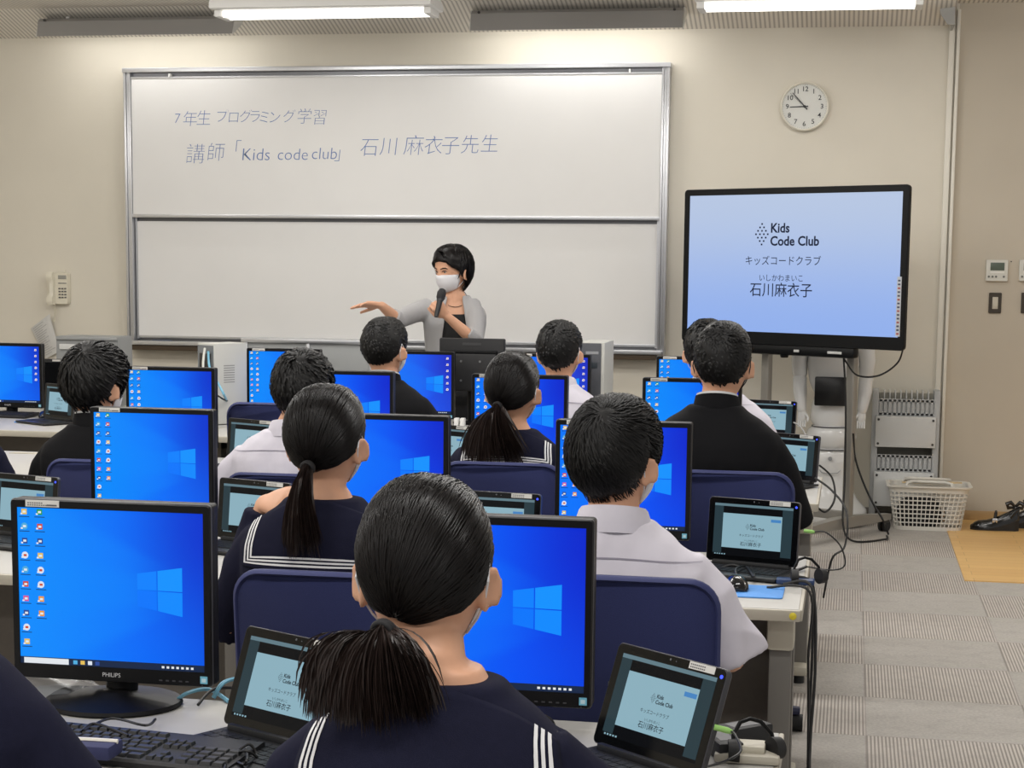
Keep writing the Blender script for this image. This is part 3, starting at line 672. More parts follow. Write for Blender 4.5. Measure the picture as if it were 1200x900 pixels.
def chair(pxl, pxr, pyt, Y, label, rz=0):
    global n_ch
    a, b, t = at(pxl, pyt+20, Y), at(pxr, pyt+20, Y), at((pxl+pxr)/2, pyt, Y)
    o = place_copy(cp, n_ch, label, ((a.x+b.x)/2, Y+.19, 0), rz, 'navy classroom chairs'); n_ch += 1
    o.scale = (1, 1, t.z/.815); return o
chair(262, 496, 672, 3.56, 'navy chair of the girl with hand on her shoulder')
chair(612, 842, 677, 3.50, 'navy chair of the nearest boy in a white shirt')
chair(522, 653, 543, 5.53, 'navy chair of the girl with the wide ponytail')
chair(784, 924, 553, 5.47, 'navy chair of the black-suited boy at right')
chair(48, 190, 540, 5.53, 'navy chair of the bushy-haired boy at left')
chair(262, 400, 556, 5.56, 'navy chair of the white-shirted boy at mid left')
chair(262, 370, 473, 7.45, 'empty navy chair behind the white-shirted boy at mid left')

# ------------------------------------------------------------------ keyboards, mice, mats
def keyboard(loc, rz, label, keys=True):
    r = thing('keyboard', label, 'keyboard', loc, rz)
    MB().loft([[(-.22, y, z0), (.22, y, z0), (.22, y, z1), (-.22, y, z1)] for y, z0, z1 in ((-.075, .001, .010), (-.07, 0, .014), (.07, .006, .024), (.075, .008, .02))]).build('case', blk_mat, r, 30)
    me = {}
    def key(x0, x1, row):
        y0 = -.064+.0192*row + (.006 if row == 5 else 0); y1 = y0+.0178; z = .0145+(.010)*(y0+.064)/.128; w_ = round(x1-x0, 4)
        if w_ not in me:
            me[w_] = MB().loft([[(sx*(w_/2-d), sy*(.0089-d)+(.001 if d > .001 else 0), z_) for sx, sy in ((-1,-1),(1,-1),(1,1),(-1,1))] for d, z_ in ((0, 0), (.0022, .0075), (.003, .008))]).mesh('key', key_m, 20)
        o = bpy.data.objects.new('key', me[w_]); COL.objects.link(o); o.parent = r; o.location = ((x0+x1)/2, (y0+y1)/2, z-.002)
    if keys:
        u = .019
        for row, lst in enumerate(([1.25,1.25,1.25,5.5,1.25,1.25,1.25,1.5], [2.2]+[1]*10+[2.3], [1.7]+[1]*11+[1.8], [1.5]+[1]*12+[1], [1]*13+[1.5], [1]*14)):
            x = -.214
            for w_ in lst: key(x+.0004, x+u*w_-.0008, row); x += u*w_
            if row in (0,): cl = (1, 2, 3)
            elif row == 1: cl = (2,)
            elif row in (3, 4): cl = (1, 2, 3)
            else: cl = ()
            for c in cl: key(.068+.0155*(c-1)+.0004, .068+.0155*c-.0006, row)
            for c in range(4 if row < 4 else 3): key(.122+.0225*c+.0004, .122+.0225*c+.0216, row) if row in (0, 1, 2, 3) else None
    else:
        k = MB()
        for i in range(5):
            for j in range(22): k.box(-.212+.0193*j, -.195+.0193*j, -.062+.0205*i, -.045+.0205*i, .014+.0018*i, .019+.0018*i)
        k.build('key_field', key_m, r, 0)
    return r
q = atz(150, 884, DZ); keyboard((q.x, q.y, DZ+.0005), -.13, 'full-size black keyboard in front of the lower left monitor')
q = atz(12, 487, DZ); keyboard((q.x-.05, q.y-.07, DZ+.0005), -.1, 'black keyboard on the front row desk at the far left edge', False)
def mouse(loc, rz, label):
    r = thing('computer_mouse', label, 'mouse', loc, rz)
    rings = []
    for i in range(9):
        t = i/8; y = -.055+.11*t; w_ = .031*math.sin(PI*(.12+.76*t))**.5; h_ = .036*math.sin(PI*(.10+.82*(1-t)))**.7
        rings.append([(w_*math.cos(a), y, max(.001, h_*math.sin(a))) for a in [PI*k/10 for k in range(11)]])
    MB().loft(rings).build('shell', mat('glossy_black', (16, 16, 18), .15, spec=.6), r, 60)
    MB().tube([(0, .022, .030), (0, .034, .026)], .0045, 8).build('wheel', mat('wheel_grey', (120, 120, 124), .4), r)
    MB().tube([(-.0005, .01, .0355), (-.0005, .05, .0165)], .0012, 5).build('button_seam', mat('wheel_grey', (120, 120, 124), .4), r)
    return r
q = atz(868, 693, DZ); mouse((q.x-.012, q.y+.02, DZ+.0045), .2, 'glossy black mouse on the blue mouse mat')
mp_ = MB().loft([[(x*s, y*s, z) for x, y in rrect(.20, .17, .012, 4)] for z, s in ((0, 1), (.003, 1), (.0036, .99))])
q = atz(884, 694, DZ); tag(mp_.build('mouse_mat', mat('sky_blue_mat', (84, 150, 224), .6)), 'light blue mouse mat on the aisle desk of the second row', 'mouse mat').location = (q.x-.025, q.y, DZ+.0005)
q = atz(52, 490, DZ); mouse((q.x, q.y, DZ+.0045), .5, 'glossy black mouse on the front row desk at far left')
q = atz(58, 494, DZ); 
mp2 = MB().loft([[(x*s, y*s, z) for x, y in rrect(.20, .17, .012, 4)] for z, s in ((0, 1), (.003, 1), (.0036, .99))])
tag(mp2.build('mouse_mat', mat('sky_blue_mat', (84, 150, 224), .6)), 'light blue mouse mat on the front row desk at far left', 'mouse mat').location = (q.x-.05, q.y-.02, DZ+.0005)
# ------------------------------------------------------------------ big display on its wheeled stand
YAW = .561
tv = thing('display_stand', 'big black flat display on a wheeled grey stand showing a slide', 'display', (-.350, 10.05, 0), -YAW)
tv_blk = mat('tv_black', (14, 15, 17), .4, spec=.2)
TVW, TVH, TZ = 1.474, .871, 1.06
TT = Matrix.Translation((0, 0, TZ+TVH/2))
sw, sh = TVW-.075, .765; scz = TVH/2-.036-sh/2
ring = lambda pts, y, dz=0: [(x, y, z+dz) for x, z in pts]
MB().loft([ring(rrect(TVW-.03, TVH-.03, .02, 4), .034), ring(rrect(TVW-.004, TVH-.004, .02, 4), .024), ring(rrect(TVW, TVH, .02, 4), .002), ring(rrect(TVW-.006, TVH-.006, .018, 4), -.004), ring(rrect(sw, sh, .001, 4), -.004, scz), ring(rrect(sw, sh, .001, 4), .006, scz)], 0, TT, cap=False).build('bezel', tv_blk, tv, 30)
MB().slab(rrect(TVW-.16, TVH-.12, .02, 4), .03, .085, .01, 0, TT).build('back_cover', blk_mat, tv, 30)
tm_ = glow('display_slide', (165, 186, 232), 1.0)
n = NT(tm_); tcd = n.new('TexCoord'); sp = n.new('SeparateXYZ'); n.link(tcd.outputs['Generated'], sp.inputs[0])
n.link(n.mix(n.step(sp.outputs[2], 0.0, 1.0), L3((146, 176, 236)), L3((182, 198, 226))), n.b.inputs['Emission Color'])
n.b.inputs['Roughness'].default_value = .25
s = MB(); s.quad((-sw/2, 0, -sh/2), (sw/2, 0, -sh/2), (sw/2, 0, sh/2), (-sw/2, 0, sh/2), 0)
o = s.build('screen', tm_, tv, 0, fix=False); o.location = (0, .002, TZ+TVH/2+scz)
px = lambda x: -sw/2 + (x-812)/(1056-812)*sw
pz = lambda y: sh/2 - (y-229)/(394-229)*sh
sink = glow('slide_ink', (24, 34, 58), 1.0)
for part_ in ('mark', 'lettering'):
    s = MB(); logo_geo(s, px(910), pz(276.5), .063, -.0005, 0, part_); s.build('logo_'+part_, sink, tv, 0).location = (0, .001, TZ+TVH/2+scz)
for tx, x_, z_, sz, of in (('キッズコードクラブ', 925.5, 312.5, .0565, 0), ('いしかわまいこ', 924.5, 332, .043, 0), ('石川麻衣子', 924.5, 349.5, .084, .003)):
    s = MB(); put_text(s, tx, px(x_), pz(z_), sz, -.0005, 0, None, offset=of); s.build('slide_text', sink, tv, 0).location = (0, .001, TZ+TVH/2+scz)
st = MB().box(sw/2-.014, sw/2+.012, -.006, -.004, TZ+.075, TZ+.39, 0, 0)
for k in range(15): st.box(sw/2-.009, sw/2+.006, -.0065, -.006, TZ+.085+.02*k, TZ+.094+.02*k, 0, 1 if k % 3 else 2)
st.build('button_strip', [mat('strip_pale', (186, 190, 196), .5), mat('strip_navy', (60, 66, 90), .5), mat('strip_red', (150, 70, 66), .5)], tv, 0)
MB().box(-.42, .43, .0, .06, TZ-.055, TZ+.004, .02).build('connection_bar', tv_blk, tv)
for x in (.08, .30): MB().box(x-.035, x+.055 if x > .2 else x-.0, -.004, .002, TZ-.034, TZ-.020, .002).build('port_label', mat('port_grey', (190, 190, 188), .5), tv)
MB().cyl((-.03, .02, TZ-.055), (-.03, .02, TZ-.068), .025, .02, 14).build('sensor_bump', tv_blk, tv)
st_m = mat('stand_grey_metal', (150, 147, 140), .4, .4)
for x in (-.22, .345):
    MB().box(x-.024, x+.024, .105, .150, .10, TZ+.55, .006).build('stand_post', st_m, tv)
    MB().loft([[(x+sx*w_, y, z) for sx, z in ((-1, z0), (1, z0), (1, z1), (-1, z1))] for y, w_, z0, z1 in ((-.40, .022, .065, .10), (.0, .032, .065, .125), (.18, .032, .065, .125), (.56 if x > 0 else .26, .022, .065, .10))]).build('base_leg', st_m, tv)
    for y in (-.36, .52 if x > 0 else .23):
        c = MB().cyl((x-.022, y, .034), (x-.006, y, .034), .034, None, 18).cyl((x+.006, y, .034), (x+.022, y, .034), .034, None, 18); c.build('caster', rubber, tv)
        MB().box(x-.024, x+.024, y-.02, y+.02, .05, .068, .004).build('caster_fork', mat('dark_screw', (50, 48, 46), .5), tv)
MB().box(-.22, .345, .11, .15, .10, .15, .006).build('cross_beam', st_m, tv)
MB().box(-.26, .34, .09, .105, TZ+.2, TZ+.28, .006).build('mount_rail', st_m, tv)
cab = mat('black_cable', (22, 22, 23), .5)
def cable(pts, r, label, m=None, name='cable', parent=None, cat='cable', group=None):
    pts = [V(p) for p in pts]; out = []
    n_ = len(pts)
    for i in range(n_-1):
        p0, p1, p2, p3 = pts[max(i-1, 0)], pts[i], pts[i+1], pts[min(i+2, n_-1)]
        for k in range(8):
            t = k/8; out.append(.5*((2*p1) + (p2-p0)*t + (2*p0-5*p1+4*p2-p3)*t*t + (3*p1-p0-3*p2+p3)*t**3))
    out.append(pts[-1])
    o = MB().tube(out, r, 6).build(name, m or cab, parent)
    if label: tag(o, label, cat, group)
    return o
cable([at(1059, 405, 9.72), at(1052, 425, 9.76), at(1030, 440, 9.8), at(1005, 440, 9.86), at(992, 425, 9.92), at(985, 412, 9.95)], .005, 'black cable drooping from the display corner to its stand')
cable([at(988, 410, 9.93), at(991, 470, 9.93), at(990, 560, 9.93), at(988, 615, 9.85), atz(1000, 634, .012), atz(1037, 632, .012), atz(1039, 628, .012)], .006, 'black cable running down the display stand post to the floor')
cable([at(1000, 508, 9.95), at(1003, 540, 9.98), at(1018, 580, 9.98), at(1035, 610, 9.95), atz(1041, 626, .03)], .006, 'black cable slanting from the stand post to its right wheel')

# ------------------------------------------------------------------ white humanoid robot standing behind the display
rw = mat('robot_white_shell', (222, 222, 220), .22, spec=.5, coat=.3)
rg = mat('robot_grey_joint', (150, 152, 154), .4)
def RY(px, py): return at(px, py, 10.50)
q0 = RY(971, 600); RX = q0.x
rb = thing('humanoid_robot', 'white humanoid robot with a dark chest screen behind the display stand', 'robot', (RX, 10.50, 0))
sc = (RY(1010, 500).x-RY(940, 500).x)/70
zz = lambda py: RY(974, py).z
def ell(z, a, b, y=0, n_=24, x=0, e=2.0):
    f = lambda c: math.copysign(abs(c)**(2/e), c)
    return [(x+a*f(math.cos(2*PI*k/n_)), y+b*f(math.sin(2*PI*k/n_)), z) for k in range(n_)]
b = MB().loft([ell(z, a, b_, y) for z, a, b_, y in ((.012, .20, .20, .0), (.05, .225, .22, 0), (.10, .215, .205, 0), (.16, .16, .155, 0), (.22, .13, .12, .0), (.30, .125, .11, 0), (.36, .135, .11, 0), (.42, .15, .11, 0), (.455, .12, .09, .0))])
rb_leg = b.build('wheeled_base', rw, rb, 60)
MB().loft([ell(z, a, b_, y) for z, a, b_, y in ((.44, .09, .085, 0), (.475, .135, .105, 0), (.52, .148, .115, 0), (.56, .135, .105, 0), (.585, .10, .09, 0))]).build('hip_joint', rw, rb, 60)
MB().loft([ell(z, a, b_, y) for z, a, b_, y in ((.57, .095, .085, 0), (.62, .125, .095, 0), (.70, .118, .085, 0), (.76, .10, .08, 0), (.80, .105, .085, 0))]).build('waist', rw, rb, 60)
MB().loft([ell(z, a, b_, y, e=2.6) for z, a, b_, y in ((.78, .11, .085, 0), (.84, .135, .10, 0), (.94, .15, .105, 0), (1.04, .14, .095, 0), (1.09, .10, .075, 0), (1.12, .05, .05, 0))]).build('chest', rw, rb, 60)
MB().loft([ell(z, a, b_, -.0) for z, a, b_ in ((1.10, .035, .035), (1.14, .036, .036))]).build('neck', rg, rb, 60)
MB().loft([ell(z, a, b_, -.01, e=2.3) for z, a, b_ in ((1.13, .05, .05), (1.17, .085, .09), (1.23, .10, .10), (1.29, .085, .085), (1.33, .04, .04))]).build('head', rw, rb, 60)
for s in (-1, 1):
    MB().lathe([(.02, .0), (.02, .006), (.014, .008)], 16, 0, Matrix.Translation((s*.038, -.105, 1.235)) @ Matrix.Rotation(PI/2, 4, 'X')).build('eye', rg, rb)
MB().slab([(x, z) for x, z in rrect(.20, .165, .008, 3)], -.135, -.10, .003, 0, Matrix.Translation((0, 0, zz(457)))).build('chest_screen', mat('robot_tablet_black', (20, 20, 22), .3), rb, 30)
for s in (-1, 1):
    a = MB().tube([(s*.145, 0, 1.06), (s*.185, 0, 1.03), (s*.195, 0, .96), (s*.19, -.01, .88)], [.045, .052, .047, .043], 16, 0, None, True); a.build('upper_arm', rw, rb, 60)
    MB().tube([(s*.19, -.012, .885), (s*.19, -.012, .845)], .030, 14).build('elbow', rg, rb, 60)
    MB().tube([(s*.19, -.012, .855), (s*.185, -.04, .78), (s*.172, -.07, .68)], [.040, .040, .028], 16, 0, None, True).build('forearm', rw, rb, 60)
    h_ = MB().loft([[(s*.168+.026*math.cos(a)*k, -.078+.014*math.sin(a)*k, z) for a in [PI*i/6 for i in range(12)]] for z, k in ((.672, .8), (.655, 1), (.625, 1), (.612, .8))])
    h_.build('palm', rw, rb, 60)
    for f in range(4): MB().tube([(s*.168-.019+.0125*f, -.080, .618), (s*.168-.019+.0125*f, -.090, .596), (s*.168-.019+.0125*f, -.104, .580)], [.0065, .006, .0045], 8, 0, None, True).build('finger', rw, rb, 60)
    MB().tube([(s*.145, -.085, .65), (s*.133, -.098, .632), (s*.135, -.108, .612)], [.0075, .0065, .005], 8, 0, None, True).build('thumb', rw, rb, 60)
for z_, a_, b_ in ((.578, .112, .098), (.447, .136, .106), (.785, .106, .086)):
    MB().loft([ell(z_-.004, a_, b_), ell(z_-.004, a_+.003, b_+.003), ell(z_+.004, a_+.003, b_+.003), ell(z_+.004, a_, b_)], cap=False).build('joint_seam', mat('robot_seam', (96, 98, 100), .5), rb, 40)
for s in (-1, 1): MB().tube([(s*.150, .0, 1.035), (s*.160, 0, 1.05)], [.050, .046], 16).build('shoulder_ring', rg, rb, 50)
MB().lathe([(.012, 0), (.012, .004)], 12, 0, Matrix.Translation((0, -.118, .40)) @ Matrix.Rotation(PI/2, 4, 'X')).build('button', rg, rb)
for s in (-1, 1): MB().tube([(s*.06, -.118, .335), (s*.045, -.122, .318), (0, -.124, .314)], .003, 6).build('groove', rg, rb)

# ------------------------------------------------------------------ leaflet rack, basket, shoes
gp = mat('rack_grey_paint', (176, 178, 178), .5); gw = mat('rack_white_panel', (204, 205, 203), .5)
YK = 10.74
A, B_ = at(1024, 500, YK), at(1098, 500, YK); kx = (A.x+B_.x)/2; kw = (B_.x-A.x)*.97
rk = thing('leaflet_rack', 'grey metal leaflet rack standing against the front wall behind the basket', 'rack', (kx, YK, 0))
kz = lambda py: at(1060, py, YK).z
for s in (-1, 1): MB().box(s*kw/2-.018, s*kw/2+.018, -.05, .13, 0, kz(457), .006).build('side_panel', gp, rk)
MB().box(-kw/2, kw/2, .115, .128, .04, kz(462)).build('back_panel', mat('rack_shadow_grey', (168, 164, 152), .6), rk)
for t_, b_ in ((487, 523), (552, 592)):
    MB().box(-kw/2+.004, kw/2-.004, -.075, -.055, kz(b_), kz(t_), .004).build('front_panel', gw, rk)
    for sx in (-1, 1):
        for py in (t_+4, b_-4): MB().cyl((sx*(kw/2-.02), -.075, kz(py)), (sx*(kw/2-.02), -.079, kz(py)), .007, None, 10).build('bolt', mat('dark_screw', (50, 48, 46), .5), rk)
for t_, b_ in ((468, 486), (533, 551)):
    m_ = MB()
    for k in range(12):
        x = -kw/2+.03+(kw-.06)*k/11; m_.box(x-.008, x+.008, -.045, -.035, kz(b_), kz(t_))
    m_.box(-kw/2+.018, kw/2-.018, -.045, -.035, kz(b_)-.006, kz(b_)+.012); m_.box(-kw/2+.018, kw/2-.018, -.045, -.035, kz(t_)-.012, kz(t_)+.004)
    m_.box(-kw/2+.018, kw/2-.018, -.033, -.029, kz(b_), kz(t_))
    m_.build('slotted_shelf', gp, rk, 0)
    MB().box(-kw/2+.018, kw/2-.018, -.035, .116, kz(b_)-.004, kz(b_)+.004).build('shelf', gp, rk, 0)
d_ = MB()
for k in range(9):
    x = -kw/2+.05+(kw-.1)*k/8; d_.box(x-.003, x+.003, -.02, .115, kz(468), kz(458))
d_.build('top_dividers', gw, rk, 0)
MB().box(-kw/2+.02, kw/2-.02, -.025, .115, kz(469)-.006, kz(469)).build('top_shelf', gw, rk, 0)

bm_ = mat('basket_white_plastic', (216, 213, 204), .45)
YBK = 10.50
BX = (at(1048, 610, 10.40).x + at(1127, 610, 10.40).x)/2
bk = thing('laundry_basket', 'white plastic lattice basket on the floor beside the wooden floor', 'basket', (BX, YBK, .001))
BH = .255
def bsec(z):
    t = z/BH; return .375+.075*t, .235+.06*t
def bring(z, d=0, off=0):
    a, b_ = bsec(z); return [(x, y, z+off) for x, y in rrect(a-2*d, b_-2*d, .05, 6)]
MB().loft([bring(0), bring(.022), bring(.022, .004), bring(.006, .004)], cap=True).build('floor_tray', bm_, bk, 40)
lat = MB()
nS = 52
for i in range(nS):
    pts = []
    def pt(z, t):
        a, b_ = bsec(z); r_ = rrect(a, b_, .05, 6); per = [0]
        for k in range(len(r_)): per.append(per[-1]+math.dist(r_[k], r_[(k+1) % len(r_)]))
        s = (t % 1)*per[-1]
        for k in range(len(r_)):
            if per[k+1] >= s:
                f = (s-per[k])/max(1e-9, per[k+1]-per[k]); p, q_ = r_[k], r_[(k+1) % len(r_)]; return V((p[0]+(q_[0]-p[0])*f, p[1]+(q_[1]-p[1])*f, z))
    hw = .0022/1.2
    p = [pt(.02, i/nS-hw), pt(.02, i/nS+hw), pt(BH-.03, i/nS+hw), pt(BH-.03, i/nS-hw)]
    c = V((0, 0, 0)); inn = [V((v.x*.985, v.y*.985, v.z)) for v in p]
    lat.add(p+inn, [(0,1,2,3),(4,7,6,5),(0,4,5,1),(1,5,6,2),(2,6,7,3),(3,7,4,0)])
for k in range(9):
    z = .02+(BH-.05)*k/8; lat.loft([bring(z-.0035, -.0006), bring(z+.0035, -.0006), bring(z+.0035, .003), bring(z-.0035, .003), bring(z-.0035, -.0006)], cap=False)
lat.build('lattice_side', bm_, bk, 30)
MB().loft([bring(BH-.034, -.0015), bring(BH-.006, -.003), bring(BH-.004, -.016), bring(BH+.004, -.016), bring(BH+.006, -.002), bring(BH+.002, .006), bring(BH-.034, .004), bring(BH-.034, -.0015)], cap=False).build('rim', bm_, bk, 40)
for s, zh in ((-1, .018), (1, .016)):
    MB().tube([(-.13, s*.14, BH), (-.125, s*.12, BH+zh), (-.09, s*.085, BH+zh+.006), (.09, s*.085, BH+zh+.004), (.125, s*.12, BH+zh-.002), (.13, s*.14, BH)], [.010]*6, 8).build('handle', bm_, bk, 50)
tag(MB().loft([[(BX-.05+a*math.cos(2*PI*k/14)*(1+.12*math.sin(5*k+z*60)), YBK-.02+b_*math.sin(2*PI*k/14)*(1+.1*math.cos(3*k+z*40)), .008+z) for k in range(14)] for z, a, b_ in ((.0, .09, .06), (.03, .12, .085), (.09, .125, .085), (.15, .11, .075), (.175, .06, .04))]).build('cloth_bundle', mat('black_cloth', (28, 27, 28), .85)), 'black cloth bundle lying inside the white basket', 'cloth')
tag(MB().box(BX+.098, BX+.178, YBK-.07, YBK+.06, .026, .14, .02).build('white_bag', mat('white_cloth', (206, 202, 194), .8)), 'whitish bag lying at the right side inside the basket', 'bag')
for k, (dx, dz) in enumerate(((-.04, .0), (.03, .012))):
    tag(MB().box(BX-.11+dx, BX+.16+dx, YBK-.05+.06*k, YBK+.0+.06*k, BH+.0085+dz*.0, BH+.014+dz*.0, .002, 0).build('wooden_slat', mat('pale_wood', (206, 182, 140), .5)), ('pale wooden slat lying across the basket rim, nearer one', 'pale wooden slat lying across the basket rim, farther one')[k], 'slat', 'wooden slats on the basket')

patent = mat('black_patent_leather', (14, 14, 15), .18, spec=.6)
def shoe(loc, rz, label, bow=True):
    r = thing('wedge_shoe', label, 'shoe', loc, rz, 'black shoes on the wooden floor'); r.scale = (1.1, 1.1, 1.3)     # toe towards -X
    L = .245
    sole = []
    for i in range(13):
        t = i/12; x = -L/2+L*t; w_ = (.030+.012*math.sin(PI*min(1, t*1.5)))*(min(1, (t+.02)*7)**.5)*(min(1, (1.02-t)*9)**.5); h = .010+.040*max(0, (t-.35)/.65)**1.3
        sole.append((x, w_, h))
    MB().loft([[(x, -w_, 0), (x, w_, 0), (x, w_, h), (x, -w_, h)] for x, w_, h in sole]).build('wedge_sole', mat('black_sole', (20, 19, 19), .5), r, 30)
    up = []
    for i, (x, w_, h) in enumerate(sole):
        t = i/12; top = h+ (.028+.028*t + (.0 if t < .5 else .012*(t-.5)))*min(1, (t+.03)*6)**.6
        up.append([(x, w_*math.cos(a)*1.02, h-.002+(top-h)*max(0, math.sin(a))**.8) for a in [PI*k/10 for k in range(11)]])
    MB().loft(up).build('upper', patent, r, 60)
    MB().tube([(.0, -.038, .035), (.004, -.02, .072), (.005, .0, .080), (.004, .02, .072), (.0, .038, .035)], .008, 8).build('strap', patent, r, 60)
    MB().loft([[( -.012+.024*i, -.040+.003*math.cos(a), .046+.010*math.sin(a)) for a in [2*PI*k/10 for k in range(10)]] for i in range(2)]).build('buckle', mat('silver_buckle', (190, 190, 192), .25, .9), r)
    if bow:
        bw = MB()
        for s in (-1, 1):
            bw.tube([(.10, 0, .108), (.10+s*.022, -.004, .125), (.10+s*.042, -.002, .118), (.10+s*.036, .004, .100), (.10, 0, .104)], [.005, .010, .012, .009, .005], 8)
        bw.tube([(.10, -.004, .105), (.112, -.012, .085), (.118, -.016, .065)], [.006, .008, .004], 6); bw.build('bow', patent, r, 60)
    MB().tube([(.075, -.03, .06), (.10, -.024, .088), (.118, 0, .098), (.10, .024, .088), (.075, .03, .06)], .009, 8).build('heel_collar', patent, r, 60)
    return r
q = atz(1166, 624, 0)
shoe((q.x, q.y+.06, .0065), -.05, 'black patent wedge shoe in front on the wooden floor')
shoe((q.x+.11, q.y+.19, .0065), .05, 'black patent wedge shoe behind the other, bow on top')

# ------------------------------------------------------------------ things along the front row
YF = 9.05
pcw = mat('pale_computer_case', (196, 196, 190), .45); pcg = mat('grey_computer_back', (120, 124, 128), .45, .3); pcd = mat('dark_computer_front', (78, 80, 86), .45)
def box_at(px0, px1, pyt, pyb, Y):
    a, b = at(px0, pyb, Y), at(px1, pyt, Y); return a.x, b.x, a.z, b.z
x0, x1, z0, z1 = box_at(240, 283, 403, 470, 8.62)
tw = thing('computer_tower', 'pale computer tower with its cabled back turned to the class', 'computer', ((x0+x1)/2, 8.62, z0))
wv_, hv = (x1-x0), z1-z0
R_ = Matrix.Rotation(-.55, 4, 'Z')
z0 = DZ; hv = z1-DZ; tw.location = ((x0+x1)/2-.01, 8.74, DZ)
MB().box(-.068, .068, -.15, .06, 0.004, hv, .006, 0, R_).build('case', pcw, tw)
bk_ = MB().box(-.062, .062, -.153, -.149, .012, hv-.01, 0, 0, R_); bk_.build('back_plate', pcg, tw, 0)
MB().box(-.045, .045, -.157, -.15, hv-.14, hv-.05, .003, 0, R_).build('power_supply', mat('dark_screw', (50, 48, 46), .5), tw)
pp = MB()
for k in range(6): pp.box(-.07, -.03, -.157, -.152, .03+.022*k, .045+.022*k, .001, 0, R_)
for k in range(4): pp.box(.01, .068, -.155, -.152, .03+.02*k, .036+.02*k, 0, 0, R_)
pp.build('ports', mat('port_dark', (44, 52, 60), .5), tw, 0)
vn = MB()
for k in range(8): vn.box(.0675, .0685, -.09, -.02, hv-.20+.012*k, hv-.195+.012*k, 0, 0, R_)
vn.build('side_vent', mat('vent_grey', (140, 140, 136), .6), tw, 0)
lan = mat('pale_blue_cable', (118, 178, 204), .5)
cable([at(244, 412, 8.58), at(246, 432, 8.52), at(255, 448, 8.48), at(264, 466, 8.44), atz(268, 478, DZ+.006)], .006, 'pale blue network cable hanging from the computer tower back', lan, 'network_cable')
cable([at(240, 408, 8.56), at(238, 430, 8.52), at(242, 452, 8.48), atz(250, 474, DZ+.006)], .006, 'white cable hanging from the computer tower back', mat('white_cable', (206, 206, 200), .5))
cable([at(248, 458, 8.54), at(262, 468, 8.42), atz(278, 474, DZ+.006), atz(252, 480, DZ+.006), atz(280, 484, DZ+.006)], .0045, 'black cable curled on the desk below the computer tower')
x0, x1, z0, z1 = box_at(683, 707, 401, 470, 9.0)
tw2 = thing('computer_tower', 'dark-fronted computer tower right of the white-shirted boy in the front row', 'computer', ((x0+x1)/2, 9.0, DZ))
hv = z1-DZ
MB().box(-.065, .065, -.05, .30, .004, hv, .006).build('case', pcw, tw2)
MB().box(-.062, .048, -.058, -.048, .01, hv-.004, .004).build('front_panel', pcd, tw2)
MB().box(-.03, .035, -.060, -.057, hv-.06, hv-.045).build('badge', mat('badge_grey', (150, 152, 156), .4), tw2, 0)
MB().box(-.05, .03, -.061, -.057, hv-.13, hv-.10, .002).build('drive_bay', mat('port_dark', (44, 52, 60), .5), tw2)
# teacher's own desk along the wall, with console and monitors
td = thing('teacher_desk', 'grey steel desk row of the teacher below the whiteboard', 'desk', (-2.25, 9.115, 0))
MB().box(-1.75, 1.7, -.20, .20, DZ-.03, DZ-.001, .004).build('tabletop', desk_top, td)
for x in (-1.7, -.6, .5, 1.65): MB().box(x-.03, x+.03, -.18, .18, .0, DZ-.03, .004).build('leg_panel', desk_steel, td)
MB().box(-1.7, 1.65, .1, .12, .1, DZ-.03).build('modesty_panel', desk_dark, td)
gcon = mat('console_grey', (150, 152, 152), .5, .1)
x0, x1, z0, z1 = box_at(286, 437, 399, 440, 9.13)
cn = thing('control_console', 'grey metal console panel behind the front monitors, left of the teacher', 'console', ((x0+x1)/2, 9.13, DZ))
cw = x1-x0; ch_ = z1-DZ
MB().box(-cw/2, cw/2, 0, .16, .001, ch_-.02, .004).build('body', gcon, cn)
MB().box(-cw/2-.012, cw/2+.012, -.015, .17, ch_-.022, ch_, .004).build('top_rail', alu, cn)
for sx in (-1, 0, 1): MB().box(sx*(cw/2-.012)-.01, sx*(cw/2-.012)+.01, -.006, .01, .002, ch_-.022, .002).build('upright', alu, cn)
x0, x1, z0, z1 = box_at(67, 138, 395, 442, 9.5)
cb = thing('equipment_cabinet', 'low grey cabinet with a pale band behind the bushy-haired boy', 'cabinet', ((x0+x1)/2, 9.5, DZ))
cw = x1-x0; ch_ = z1-DZ
MB().loft([[(sx*cw/2*k, y, z) for sx, y in ((-1, 0), (1, 0), (1, .2), (-1, .2))] for z, k in ((.001, 1.03), (ch_-.01, 1), (ch_, .98))]).build('body', mat('cabinet_grey', (140, 142, 142), .5), cb)
MB().box(-cw/2+.02, cw/2-.03, -.008, .001, ch_-.075, ch_-.045, .002).build('pale_band', mat('rack_white_panel', (204, 205, 203), .5), cb)
MB().box(-cw/2, cw/2, -.01, .0, ch_-.02, ch_-.002, .003).build('front_lip', gcon, cb)
